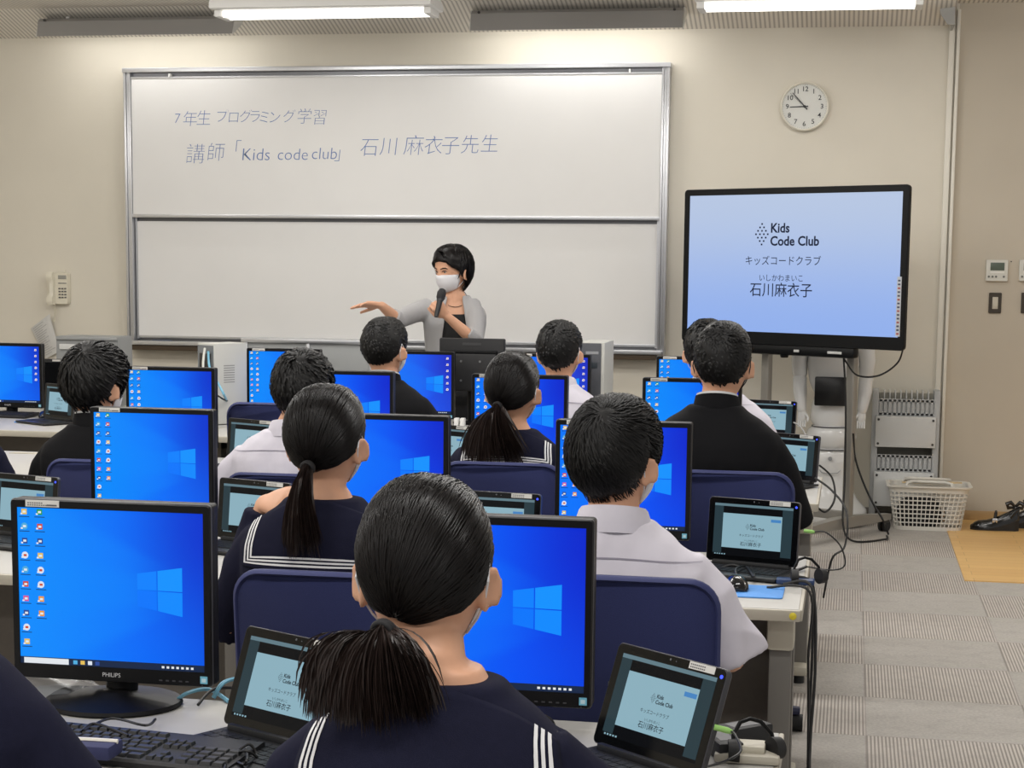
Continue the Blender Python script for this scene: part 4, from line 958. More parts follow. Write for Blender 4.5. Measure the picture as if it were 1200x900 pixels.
# black monitors seen from behind or switched off
tdr = thing('computer_desk', 'pale side desk by the front wall at the far left', 'desk', (-4.95, 9.5, 0))
MB().box(-.75, .75, -.42, .35, DZ-.03, DZ-.001, .004).build('tabletop', desk_top, tdr)
for x in (-.68, .68): MB().box(x-.03, x+.03, -.35, .30, .0, DZ-.03, .004).build('leg_panel', desk_steel, tdr)
def dark_monitor(px0, px1, pyt, Y, rz, label, vesa):
    a, b = at(px0, pyt, Y), at(px1, pyt, Y); wd = (b.x-a.x); top = a.z*.5+b.z*.5-DZ
    r = thing('monitor', label, 'monitor', ((a.x+b.x)/2, Y, DZ), rz); hh = min(.27, top-.06)
    T_ = Matrix.Translation((0, 0, top-hh/2))
    MB().slab(rrect(wd, hh, .008, 3), -.02, .02, .004, 0, T_).build('housing', blk_mat, r, 30)
    if vesa:
        MB().slab(rrect(wd*.80, hh*.72, .01, 3), .018, .05, .006, 0, T_ @ Matrix.Translation((0, 0, -hh*.15))).build('rear_cover', blk_mat, r, 30)
        for sx in (-1, 1):
            for sz in (-1, 1): MB().cyl((sx*.05, .048, top-hh*.62+sz*.05), (sx*.05, .053, top-hh*.62+sz*.05), .006, None, 10).build('screw_hole', mat('bolt_silver', (170, 170, 172), .3, .8), r)
        MB().box(-.05, .05, .0195, .0215, top-.036, top-.022).build('nameplate', mat('nameplate_grey', (60, 60, 62), .4), r, 0)
        MB().box(-wd*.4, wd*.4, .018, .045, top-.078, top-.062, .006).build('vent_ridge', blk, r)
    else:
        MB().slab(rrect(wd-.03, hh-.035, .002, 2), -.0215, -.0195, 0, 0, T_).build('screen', mat('dark_screen', (16, 17, 19), .15, spec=.6), r, 0)
        MB().box(-wd*.2, wd*.02, -.0225, -.0205, top-.012, top-.002).build('name_sticker', lab_w, r, 0)
    MB().tube([(0, .02, 0), (0, .02, top-hh+.03)], .02, 12).build('stand_neck', blk, r)
    MB().lathe([(0, 0), (.10, 0), (.10, .006), (.03, .014), (0, .014)], 28).build('stand_base', blk, r)
    return r
dark_monitor(516, 592, 396.5, 9.10, PI, 'black monitor seen from behind in front of the teacher', True)
dark_monitor(40, 118, 421, 9.2, 0, 'switched-off black monitor behind the head of the bushy-haired boy', False)
for k, px in enumerate((535.5, 542.5)):
    q = at(px, 461, 8.72); tag(MB().box(q.x-.011, q.x+.011, 8.70, 8.74, DZ, DZ+.06, .004).build('power_adapter', mat('white_plastic', (228, 228, 224), .4)), ('white power plug block below the rear-facing monitor, left one', 'white power plug block below the rear-facing monitor, right one')[k], 'plug', 'white plug blocks')

# ------------------------------------------------------------------ cables and small things on and beside the desks
EDX = -.094
cable([atz(250, 818, DZ+.004), atz(262, 800, DZ+.03), atz(285, 795, DZ+.015), atz(320, 800, DZ+.006)], .0042, 'sky blue network cable behind the lower left monitor', lan, 'network_cable')
cable([atz(205, 822, DZ+.004), atz(220, 812, DZ+.02), atz(245, 808, DZ+.01), atz(268, 822, DZ+.004)], .004, 'sky blue cable loop at the cable flap of the nearest desk', lan, 'network_cable')
cable([atz(232, 826, DZ+.004), atz(250, 808, DZ+.02), atz(278, 806, DZ+.004)], .003, 'black cable by the cable flap of the nearest desk')
cable([atz(272, 868, DZ+.004), atz(276, 880, DZ+.02), atz(292, 872, DZ+.03), atz(300, 886, DZ+.012), atz(286, 896, DZ+.02), atz(272, 886, DZ+.01), atz(290, 880, DZ+.03), atz(306, 892, DZ+.006)], .0026, 'tangled thin black cable between the keyboard and the tablet')
cable([atz(282, 866, DZ+.004), atz(290, 888, DZ+.03), atz(280, 898, DZ+.008), atz(268, 890, DZ+.012), atz(262, 905, DZ+.02)], .0024, 'thin black cable hanging over the right end of the big keyboard')
cable([atz(150, 862, DZ+.028), atz(112, 848, DZ+.03), atz(98, 856, DZ+.028), atz(130, 842, DZ+.025), atz(170, 850, DZ+.028), atz(182, 843, DZ+.01)], .0026, 'thin black mouse cable looped over the big keyboard')
def bagm():
    r = MB(); rows = 8
    pts = []
    for i in range(9):
        for j in range(9):
            x = -.09+.18*i/8; y = -.06+.12*j/8; e = max(0, 1-max(abs(x)/.09, abs(y)/.06)**2.5)
            pts.append((x, y, .004+.05*e*(.65+.5*noise.noise(V((x*30, y*30, 1))))))
    r.add(pts, [(i*9+j, i*9+j+1, i*9+10+j, i*9+9+j) for i in range(8) for j in range(8)]); return r
q = atz(52, 812, DZ)
bagm_ = mat('clear_plastic_bag', (200, 204, 210), .18, spec=.6); bagm_.node_tree.nodes['Principled BSDF'].inputs['Transmission Weight'].default_value = .85; bagm_.node_tree.nodes['Principled BSDF'].inputs['IOR'].default_value = 1.15
bg = bagm().build('plastic_bag', bagm_); bg.location = (q.x, q.y, DZ); tag(bg, 'crumpled clear plastic bag of cables left of the lower left monitor base', 'bag')
bk2 = MB().box(-.05, .05, -.03, .03, 0, .024, .006).build('pouch', mat('navy_pouch', (40, 44, 84), .7)); q = atz(118, 893, DZ); bk2.location = (q.x, q.y-.05, DZ+.0255); tag(bk2, 'navy pouch with pale trim lying on the lower left of the keyboard', 'pouch')
MB().tube([(-.05, -.0, .0245), (0, .002, .0255), (.05, .006, .0245)], .004, 6).build('trim', mat('cream_trim', (226, 222, 210), .45), bk2)
# adapter boxes, earphones and hub beside the big tablet at lower right
def adapter(px, py, w_, l_, h_, rz, label, m=blk_mat):
    q = atz(px, py, DZ); r = thing('power_adapter', label, 'adapter', (q.x, q.y, DZ+.0006), rz)
    MB().box(-w_/2, w_/2, -l_/2, l_/2, 0, h_, .005).build('case', m, r)
    MB().tube([(0, -l_/2, h_*.5), (0, -l_/2-.012, h_*.5)], .005, 8).build('cord_relief', blk, r)
    MB().box(-w_*.3, w_*.3, -l_*.3, l_*.3, h_-.0005, h_+.0006).build('rating_label', mat('rating_grey', (96, 96, 98), .5), r, 0)
    return r
adapter(846, 884, .045, .10, .032, .4, 'black power adapter beside the glossy tablet at lower right')
adapter(870, 868, .05, .10, .030, -.8, 'black power adapter behind the other one at lower right')
def jack(loc, d, label, rest):
    r = thing('audio_cable', label, 'cable', loc)
    d = V(d).normalized(); MB().tube([V((0,0,0)), d*.022, d*.03], [.0048, .0052, .003], 10).build('green_plug', mat('lime_green_plug', (150, 200, 110), .45), r)
    o = cable([V(loc)+d*.028]+rest, .0022, None, name='lead', parent=r); o.matrix_parent_inverse = Matrix.Translation(-V(loc))
    return r
q = at(837, 852, 2.80); jack(q, (1, .15, -.25), 'lime green audio plug with black lead on the glossy tablet', [at(862, 862, 2.78), at(868, 880, 2.74), at(850, 892, 2.72), atz(830, 898, DZ+.004)])
q = at(942, 622, 4.82); jack(q, (1, .1, -.1), 'lime green audio plug with black lead on the aisle desk tablet', [at(968, 624, 4.8), at(985, 640, 4.8), at(990, 662, 4.8), at(975, 668, 4.8), at(945, 664, 4.8)])
def headphones(px, py, Y, label):
    q = atz(px, py, DZ); r = thing('headphones', label, 'headphones', (q.x, Y or q.y, DZ+.001), .4); r.scale = (.62, .62, .62)
    MB().tube([(-.06, 0, .03), (-.055, .02, .07), (-.03, .04, .10), (.0, .045, .108), (.03, .04, .10), (.055, .02, .07), (.06, 0, .03)], .006, 8).build('headband', blk, r)
    for s in (-1, 1): MB().tube([(s*.046, -.004, .034), (s*.075, .004, .034)], [.033, .03], 18).build('ear_cup', rubber, r)
    return r
headphones(951, 655, 4.70, 'black headphones at the right end of the aisle desk')
headphones(925, 510, 7.0, 'black headphones on the desk by the elbow tablet')
headphones(884, 893, None, 'black headphones at the bottom edge beside the power adapters')
hb = MB().box(-.05, .05, -.02, .02, 0, .014, .004).build('usb_hub', mat('navy_hub', (40, 62, 104), .4)); hb.location = (EDX-.03, 4.70, DZ+.001); tag(hb, 'small navy hub at the edge of the aisle desk', 'hub')
sb = thing('socket_box', 'cream socket box on the back right corner of the nearest desk', 'socket', (-.15, 2.98, DZ+.0005))
MB().box(-.055, .055, -.04, .04, 0, .016, .006).build('base', desk_edge, sb); MB().box(-.03, .03, -.025, .025, .015, .028, .005).build('cover', desk_foot, sb)
cable([V((EDX-.08, 4.72, DZ+.006)), V((EDX+.012, 4.71, DZ+.004)), V((EDX+.02, 4.68, .5)), V((EDX+.018, 4.62, .3)), V((EDX+.02, 4.55, .2)), V((EDX+.006, 4.40, .09)), V((EDX+.004, 4.25, .006))], .004, 'black cable hanging straight down beside the aisle desk')
cable([V((EDX-.06, 4.66, DZ+.006)), V((EDX+.014, 4.64, DZ+.004)), V((EDX+.03, 4.6, .48)), V((EDX+.024, 4.56, .28)), V((EDX+.03, 4.5, .19)), V((EDX+.07, 4.36, .1)), V((EDX+.13, 4.3, .012)), V((EDX+.08, 4.05, .006)), V((EDX+.01, 4.0, .006))], .004, 'black cable hanging from the aisle desk and looping on the carpet')
cable([V((EDX-.1, 4.6, DZ+.006)), V((EDX+.010, 4.58, DZ+.003)), V((EDX+.012, 4.56, .5)), V((EDX+.016, 4.6, .36)), V((EDX+.020, 4.55, .22))], .0035, 'short black cable tied into the bundle beside the aisle desk')
cable([at(960, 545, 6.7), at(975, 560, 6.7), at(978, 585, 6.65), at(966, 600, 6.6), at(950, 585, 6.6)], .004, 'black cable looping at the end of the third-row desk')
cable([at(955, 560, 6.75), at(975, 575, 6.7), at(992, 600, 6.6), at(990, 640, 6.5), at(975, 655, 6.4), atz(965, 700, .3)], .004, 'black cable falling from the third-row desk end')
cable([at(930, 495, 8.4), at(938, 500, 8.38), at(945, 512, 8.35), at(947, 525, 8.3)], .0035, 'thin grey cable behind the shoulder of the black-suited boy', mat('grey_cable', (150, 150, 148), .5))
cable([atz(838, 668, DZ+.006), atz(858, 662, DZ+.02), atz(880, 668, DZ+.008), atz(905, 660, DZ+.015), atz(930, 668, DZ+.006), atz(945, 664, DZ+.01)], .004, 'black cable lying behind the mouse mat under the tablet')
cable([atz(868, 684, DZ+.02), atz(862, 668, DZ+.03), atz(874, 664, DZ+.02), atz(884, 676, DZ+.02), atz(880, 662, DZ+.012)], .003, 'coiled black mouse cable behind the glossy mouse')
cable([atz(60, 486, DZ+.01), atz(90, 478, DZ+.02), atz(110, 486, DZ+.006), atz(84, 494, DZ+.01)], .004, 'black cable on the front row desk at far left')
# ------------------------------------------------------------------ people
skin = mat('skin', (214, 164, 134), .5, spec=.35, var=.05, vscale=18)
hair_m = mat('black_hair', (16, 13, 13), .36, spec=.20, var=.25, vscale=60)
hair_s = mat('black_short_hair', (13, 12, 12), .5, spec=.3, var=.25, vscale=60)
hair_b = mat('dark_brown_hair', (46, 36, 33), .40, spec=.45, var=.3, vscale=60)
navy_s = mat('navy_serge', (27, 28, 46), .9, spec=.12, var=.06, vscale=120, bump=.15, bscale=700)
black_s = mat('black_wool_suit', (15, 15, 18), .85, spec=.2, var=.08, vscale=120, bump=.15, bscale=700)
shirt_s = mat('white_cotton_shirt', (214, 210, 220), .8, spec=.25, var=.02, vscale=30, bump=.08, bscale=500)
white_t = mat('white_braid', (226, 226, 228), .7)
mask_m = mat('white_mask_cloth', (224, 224, 228), .8, bump=.08, bscale=300)
mask_k = mat('black_mask_cloth', (34, 33, 36), .8)
trouser = mat('dark_trousers', (26, 27, 32), .85)
skirt_m = mat('navy_skirt', (32, 35, 56), .85)
shoe_m = mat('indoor_shoe', (206, 206, 204), .6)

def head_r(d):
    x, y, z = d
    a = .0790; b = .098 if y < 0 else .092; c = .120
    if z < 0:
        a *= 1 - .16*min(1, (-z)**1.5); b = b*(1 - (.22*(-z) if y < 0 else .02))
    pw = 2.0 + .45*max(0, min(1, z*2+.3)); r = (abs(x/a)**pw + abs(y/b)**pw + abs(z/c)**pw)**(-1/pw)
    if y > 0:
        g = lambda cx, cz, sx, sz: math.exp(-((x-cx)/sx)**2 - ((z-cz)/sz)**2)
        r += y*(.017*g(0, -.24, .11, .12) + .010*g(0, -.08, .075, .16) - .008*(g(.36, .04, .17, .11)+g(-.36, .04, .17, .11)) + .006*g(0, .18, .5, .08)
                + .005*g(0, -.50, .22, .07) - .003*g(0, -.62, .3, .05) + .006*g(0, -.82, .22, .14))
    return r
def dirv(phi, el):                      # phi 0 = face (+Y), +90 = right (+X)
    return V((math.sin(phi)*math.cos(el), math.cos(phi)*math.cos(el), math.sin(el)))
def head_mesh(mb, M):
    n_, k_ = 40, 26
    rings = []
    for i in range(1, k_):
        el = -PI/2 + PI*i/k_; rings.append([M @ (dirv(-2*PI*j/n_, el)*head_r(dirv(-2*PI*j/n_, el))) for j in range(n_)])
    mb.loft(rings)
    for s in (-1, 1):                   # ears: a tilted shell with a raised rim and lobe
        for j in range(14):
            a = 2*PI*j/14
        E_ = M @ Matrix.Translation((s*.0815, -.006, -.018)) @ Matrix.Rotation(-s*.50, 4, 'Z') @ Matrix.Rotation(s*.10, 4, 'Y') @ Matrix.Scale(.92, 4)
        pts = []
        for j in range(13):
            a = math.radians(-70 + 290*j/12); pts.append(E_ @ V((s*.008, -.019*math.cos(a)*-1*-1, .030*math.sin(a))))
        mb.tube(pts, [.0056]*10+[.0065, .007, .007], 8, 0, None, True)
        mb.loft([[E_ @ V((x*s, .0165*math.cos(2*PI*k/14)*w_, .028*math.sin(2*PI*k/14)*w_)) for k in range(14)] for x, w_ in ((-.020, .7), (-.006, 1), (.006, 1), (.010, .8))])
def interp(tab, x):
    for (a, va), (b, vb) in zip(tab, tab[1:]):
        if x <= b:
            t = (x-a)/(b-a); t = t*t*(3-2*t); return va+(vb-va)*t
    return tab[-1][1]
LINE = {'boy': [(0, 36), (35, 34), (58, 12), (70, -8), (84, -4), (96, 8), (112, -22), (140, -40), (180, -44)],
        'crop': [(0, 40), (35, 38), (58, 16), (70, 2), (84, 4), (96, 12), (112, -16), (140, -34), (180, -38)],
        'girl': [(0, 46), (40, 40), (62, 20), (78, 2), (92, 6), (108, -10), (140, -28), (180, -36)],
        'bob': [(0, 34), (30, 30), (50, 14), (75, 2), (92, 4), (108, -36), (125, -50), (180, -50)]}
def hairline(style, phi):
    p = abs((math.degrees(phi)+180) % 360 - 180); return math.radians(interp(LINE[style], p))
def thick(style, th, phi, el):
    e0 = hairline(style, phi); t = max(0, min(1, (el-e0)/.55)); back = max(0, -math.cos(phi))
    if style == 'crop': return th*(.18 + .82*t**.8)
    if style == 'girl': return th*(.45 + .55*t)
    if style == 'bob': return th*(.72 + .28*t)
    return th*(.30 + .70*t**.6)
def hair_shell(mb, M, style, th, seed=0):
    n_, k_ = 56, 22; rings = []
    top = V((0, 0, 1)); 
    for i in range(k_+1):
        t = i/k_; row = []
        for j in range(n_):
            phi = -2*PI*j/n_; e0 = hairline(style, phi); el = PI/2-.02 - (PI/2-.02-e0)*t
            d = dirv(phi, el); wob = noise.noise(d*6+V((seed, 0, 0)))*.0035 + noise.noise(d*16+V((seed, 3, 0)))*.0015
            row.append(M @ (d*(head_r(d)+thick(style, th, phi, el)+wob)))
        rings.append(row)
    inner = []
    for j in range(n_):
        phi = -2*PI*j/n_; d = dirv(phi, hairline(style, phi)); inner.append(M @ (d*(head_r(d)-.004)))
    rings.append(inner); mb.loft(rings)
def ribbon(mb, pts, wid, side):
    """a lock: ridge ribbon along pts, widths wid, side(i) = sideways unit vector, third point raised"""
    vs = []; n_ = len(pts)
    for i, p in enumerate(pts):
        s = side[i]*wid[i]; t = (pts[min(i+1, n_-1)]-pts[max(i-1, 0)]); u = s.cross(t)
        u = u.normalized()*wid[i]*.38 if u.length > 1e-9 else V((0,0,0))
        vs += [p-s, p+u, p+s]
    fs = []
    for i in range(n_-1):
        b = 3*i; fs += [(b, b+1, b+4, b+3), (b+1, b+2, b+5, b+4)]
    mb.add(vs, fs)
def locks_short(mb, M, style, th, N, L, wd, seed, crown=(0.12, -.62, .78), swirl=.5, lift=.004):
    r = random.Random(seed); cw = V(crown).normalized()
    for _ in range(N):
        phi = r.uniform(-PI, PI); e0 = hairline(style, phi); z0, z1 = math.sin(e0+.03), 1
        el = math.asin(min(1, z0+(z1-z0)*r.random())); d = dirv(phi, el)
        if r.random() < .16: d = (cw + V((r.gauss(0, .22), r.gauss(0, .22), r.gauss(0, .22)))).normalized(); phi = math.atan2(d.x, d.y); el = math.asin(d.z)
        if style == 'bob' and math.cos(phi) > .2: continue
        t = d - cw*d.dot(cw); 
        t = (d*cw.dot(d) - cw); t = (t - d*t.dot(d))
        if t.length < .05: t = V((r.uniform(-1,1), r.uniform(-1,1), 0)); t = t-d*t.dot(d)
        t.normalize(); near = math.exp(-(1-d.dot(cw))*3)
        t = Matrix.Rotation(swirl*(.4+near) + r.gauss(0, .22), 3, d) @ t
        l = L*r.uniform(.7, 1.25); pts = []; side = []; wid = []
        for i in range(4):
            f = i/3; di = (d + t*(f*l/.10)).normalized(); p_ = math.atan2(di.x, di.y); e_ = math.asin(di.z)
            tk = thick(style, th, p_, max(e_, hairline(style, p_)))
            if e_ < hairline(style, p_): tk = tk*.8
            off = (-.003, lift*.7, lift, lift*.55)[i]*r.uniform(.6, 1.4)*min(1, tk/th+.25)
            pts.append(M @ (di*(head_r(di)+tk+off))); sd = di.cross(t).normalized(); side.append((M.to_3x3() @ sd).normalized()); wid.append(wd*(.8, 1, .75, .12)[i])
        ribbon(mb, pts, wid, side)
def locks_combed(mb, M, style, th, N, wd, tie, seed, ear=True):
    """long hair combed from the hairline back to the tie (tie: head coordinates)"""
    r = random.Random(seed); td = V(tie).normalized()
    for _ in range(N):
        phi = r.uniform(-PI, PI); e0 = hairline(style, phi)
        el = e0+.01 + (PI/2-e0)*r.random()**1.6; d = dirv(phi, el)
        ang = math.acos(max(-1, min(1, d.dot(td))))
        if ang < .12 or ang > 2.6: continue
        pts = []; side = []; wid = []; n_ = 9; ax = d.cross(td).normalized(); h_ = r.uniform(.0005, .004)
        for i in range(n_):
            f = i/(n_-1)*.97; di = Matrix.Rotation(ang*f, 3, ax) @ d
            di = (di + V((0, 0, -.10*math.sin(PI*f)*(1 if abs(d.x) > .3 else .2)))).normalized()
            p_ = math.atan2(di.x, di.y); e_ = math.asin(di.z); hl = hairline(style, p_)
            if e_ < hl and f < .9: e_ = hl; di = dirv(p_, e_)
            tk = thick(style, th, p_, max(e_, hl)); pts.append(M @ (di*(head_r(di)+tk+h_*math.sin(PI*min(1, f+.1)))))
            side.append((M.to_3x3() @ di.cross(ax.cross(di)).normalized())); wid.append(wd*math.sin(PI*(.15+.7*f))*(1-.35*f))
        ribbon(mb, pts, wid, side)
def tail(mb, P0, D, E, spread, N, wd, seed, core=.02, flare=1.0):
    """pony tail in world or body space: from tie P0, first direction D, end E, spread = half size at the end (x, y, z)"""
    r = random.Random(seed); P0, D, E = V(P0), V(D).normalized(), V(E); L = (E-P0).length
    mid = P0 + D*L*.45
    ax = (E-P0).normalized()
    mb.tube([P0 - D*.004, P0+D*.012, P0.lerp(mid, .55), mid.lerp(E, .35)], [core*.25, core*.28, core*.32, core*.2], 12, 0, None, True)
    cl = []
    for _ in range(22):
        a = r.uniform(0, 2*PI); q = r.random()**.4; cl.append((a, q, r.uniform(-1, 1), r.uniform(.75, 1.12)))
    for _ in range(N):
        a, q, zc, ln = r.choice(cl)
        if r.random() < .35: a = r.uniform(0, 2*PI); q = r.random()**.3
        off = V((spread[0]*(math.cos(a)*q + r.gauss(0, .10)), spread[1]*(math.sin(a)*q + r.gauss(0, .12)), zc*spread[2] + r.gauss(0, .25)*spread[2] + abs(math.cos(a)*q)**2*L*.30*(flare > 1) - (ln-1)*L*.35)); o0 = V((.013*math.cos(a)*q, .012*math.sin(a)*q, .012*math.sin(a*1.7)*q))
        e = E + off; m_ = mid + off*.62*flare + V((r.gauss(0, .003), r.gauss(0, .003), 0)); s_ = P0 + o0; pts = []; side = []; wid = []
        for i in range(8):
            f = i/7; pts.append(s_*(1-f)**2 + m_*2*f*(1-f) + e*f*f)
        t0 = V((1, 0, 0)) if abs(ax.x) < .8 else V((0, 0, 1))
        sd = (t0*math.cos(a*.3) + V((0, 1, 0))*math.sin(a*.3)*.4).normalized()
        for i in range(8): side.append(sd); wid.append(wd*(.5, .8, 1, 1, 1, .9, .6, .08)[i]*r.uniform(.8, 1.2))
        ribbon(mb, pts, wid, side)
def hand_shapes(mb, wrist, fwd, palm, thumb_side, curl=(.35,.4,.45,.5), thumb=.4, s=1.0, spread=.05, fr=1.0):
    """a hand of palm, four fingers and thumb. fwd: wrist to knuckles; palm: out of the palm; thumb_side: +1/-1 along fwd x palm"""
    w_ = V(wrist); f = V(fwd).normalized(); p = V(palm); p = (p - f*p.dot(f)).normalized(); a = f.cross(p)*thumb_side      # a points to the thumb side
    secs = [(0, .024, .017), (.03, .031, .016), (.06, .039, .0145), (.085, .040, .013), (.092, .036, .010)]
    mb.loft([[w_ + f*l*s + a*wd*s*math.copysign(abs(math.cos(t))**.75, math.cos(t)) + p*hh*s*math.copysign(abs(math.sin(t))**.8, math.sin(t)) for t in [2*PI*k/14 for k in range(14)]] for l, wd, hh in secs])
    for i, (ln, off, rad, st) in enumerate(((.072, .030, .0082, .086), (.080, .0105, .0086, .090), (.074, -.009, .0082, .088), (.058, -.0275, .0072, .081))):
        base = w_ + f*(st-.014)*s + a*off*s; d = (f + a*(off/.03)*spread).normalized(); c = curl[i]; pts = [base, base+d*.014*s]; ang = 0; rr = [rad*fr, rad*fr]
        for k, fr_ in enumerate((.45, .32, .23)):
            ang += c*(1, 1.15, .8)[k]; dd = (d*math.cos(ang) + p*math.sin(ang)).normalized(); pts.append(pts[-1]+dd*ln*fr_*s); rr.append(rad*fr*(.95, .88, .78)[k])
        mb.tube(pts, [x*s for x in rr], 10, 0, None, True)
    b = w_ + f*.022*s + a*.024*s; d = (f*.72 + a*.62 + p*.25).normalized(); d2 = (f*(.9) + a*(.35-thumb*.5) + p*(.2+thumb*.9)).normalized()
    mb.tube([b, b+d*.036*s, b+d*.036*s+d2*.030*s, b+d*.036*s+(d2*1.0+p*thumb*.3).normalized()*.056*s], [.0125*s, .0105*s, .0092*s, .0078*s], 10, 0, None, True)
TORSO = [(.44, .165, .125, .02), (.52, .165, .12, .01), (.62, .150, .108, 0), (.74, .162, .112, -.004), (.82, .172, .112, -.006), (.865, .172, .102, -.006), (.90, .155, .088, -.005), (.93, .120, .074, -.003), (.952, .090, .063, 0), (.97, .074, .058, .002), (.99, .062, .056, .004)]
def se(cx, cy, z, a, b, n_=36, e=2.35):
    f = lambda c: math.copysign(abs(c)**(2/e), c)
    return [V((cx+a*f(math.cos(2*PI*k/n_)), cy+b*f(math.sin(2*PI*k/n_)), z)) for k in range(n_)]
def torso_shape(mb, kz, wide, grow, z0=.44, z1=1.0, drop=0.0, lean=0.0):
    rings = []
    for z, a, b, cy in TORSO:
        if z < z0 or z > z1: continue
        sh = wide if z < .93 else 1+(wide-1)*max(0, (.97-z)/.04)*.9
        zz_ = kz(z); rings.append(se(0, cy + lean*(z-.5), zz_ + grow*.3*(z > .9), a*sh+grow, b+grow))
    mb.loft(rings)
def face_parts(root, M, mask='white', brows=True):
    w_ = mat('eye_white', (224, 220, 214), .3); ir = mat('dark_iris', (32, 24, 20), .2)
    for s in (-1, 1):
        d = dirv(s*.36, .04); c = M @ (d*(head_r(d)-.0065)); e = MB()
        e.lathe([(.0001, -.011), (.006, -.009), (.0105, -.003), (.0105, .003), (.006, .009), (.0001, .011)], 14, 0, Matrix.Translation(c) @ M.to_3x3().to_4x4())
        e.build('eye', w_, root); d2 = dirv(s*.35, .035); c2 = M @ (d2*(head_r(d2)+.0035))
        MB().tube([c2, c2 + (M.to_3x3() @ V((0, .0016, 0)))], [.0048, .0036], 12).build('iris', ir, root)
        b = MB(); b.tube([M @ (dirv(s*x, z)*(head_r(dirv(s*x, z))+.001)) for x, z in ((.16, .20), (.30, .25), (.46, .25), (.56, .20))], [.0022, .003, .0026, .0012], 6, 0, None, True); b.build('eyebrow', hair_m, root)
        MB().tube([M @ (dirv(s*x, z)*(head_r(dirv(s*x, z))+.0018)) for x, z in ((.20, .055), (.30, .115), (.40, .115), (.50, .05))], [.0016, .002, .002, .0012], 6, 0, None, True).build('eyelid', mat('dark_lash', (50, 36, 32), .6), root)
    MB().tube([M @ (dirv(x, -.53)*(head_r(dirv(x, -.53))+.0005)) for x in (-.24, -.1, 0, .1, .24)], [.001, .003, .0035, .003, .001], 6, 0, None, True).build('lips', mat('lip_pink', (176, 108, 98), .5), root)
    if mask:
        mm = mask_m if mask == 'white' else mask_k
        rows = []
        for i in range(9):
            el = -.16 - .86*i/8; row = []
            for j in range(15):
                t = -1+2*j/14; ph = t*(1.34 - .16*abs(i/8-.5)*2); d = dirv(ph, el - .05*(1-t*t) + .10*(1-t*t)*(i == 0)); row.append(M @ (d*(head_r(d)+.0022+.009*(1-t*t)*math.sin(PI*i/8)+.003*(1-t**6))))
            rows.append(row)
        f_ = [p for r_ in rows for p in r_]; q = MB(); q.add(f_, [(i*15+j, i*15+j+1, i*15+16+j, i*15+15+j) for i in range(8) for j in range(14)])
        o = q.build('face_mask', mm, root, 60); so = o.modifiers.new('thick', 'SOLIDIFY'); so.thickness = .0015
        for s in (-1, 1):
            a = M @ (dirv(s*1.30, -.2)*(head_r(dirv(s*1.30, -.2))+.003)); b = M @ (dirv(s*1.26, -.95)*(head_r(dirv(s*1.26, -.95))+.003))
            e0 = M @ V((s*.086, -.012, .026)); e1 = M @ V((s*.088, -.030, -.006)); e2 = M @ V((s*.082, -.018, -.034))
            MB().tube([a, a.lerp(e0, .5)+ (M.to_3x3() @ V((s*.004, 0, .003))), e0, e1, e2, e2.lerp(b, .5)+(M.to_3x3() @ V((s*.003, 0, 0))), b], .0017, 6).build('mask_loop', mm, root)
def cloth(mb, name, m, root, voxel, amp, freq, seed, smooth=4, ridge=0.0):
    u = union(mb, voxel, smooth); nn = []; top_z = max(v.z for v in u.v)
    for v in u.v:
        w_ = noise.noise(V((v.x*freq, v.y*freq, v.z*freq*.55+seed)))*amp + noise.noise(V((v.x*freq*2.3, v.y*freq*2.3, v.z*freq*1.1+seed+9)))*amp*.45
        c = V((0, 0, v.z)); d = V((v.x, v.y, 0)); d = d.normalized() if d.length > 1e-5 else V((0,0,0)); w_ += ridge*(.5-abs(noise.noise(V((v.x*5+v.z*3, v.y*5+seed, v.z*7-v.x*3)))))*max(0, min(1, (.93*top_z-v.z)/.12)); nn.append(v + d*w_)
    u.v = nn; return u
def sheet_on(tree, u, al, piv, lift):
    o = V((u, piv[0], piv[1])) + V((0, -math.cos(al), math.sin(al)))*.6; d = V((0, math.cos(al), -math.sin(al)))
    h, nrm, _, _ = tree.ray_cast(o, d, 1.2)
    if h is None: return None
    if nrm.dot(d) > 0: nrm = -nrm
    return h + nrm*lift
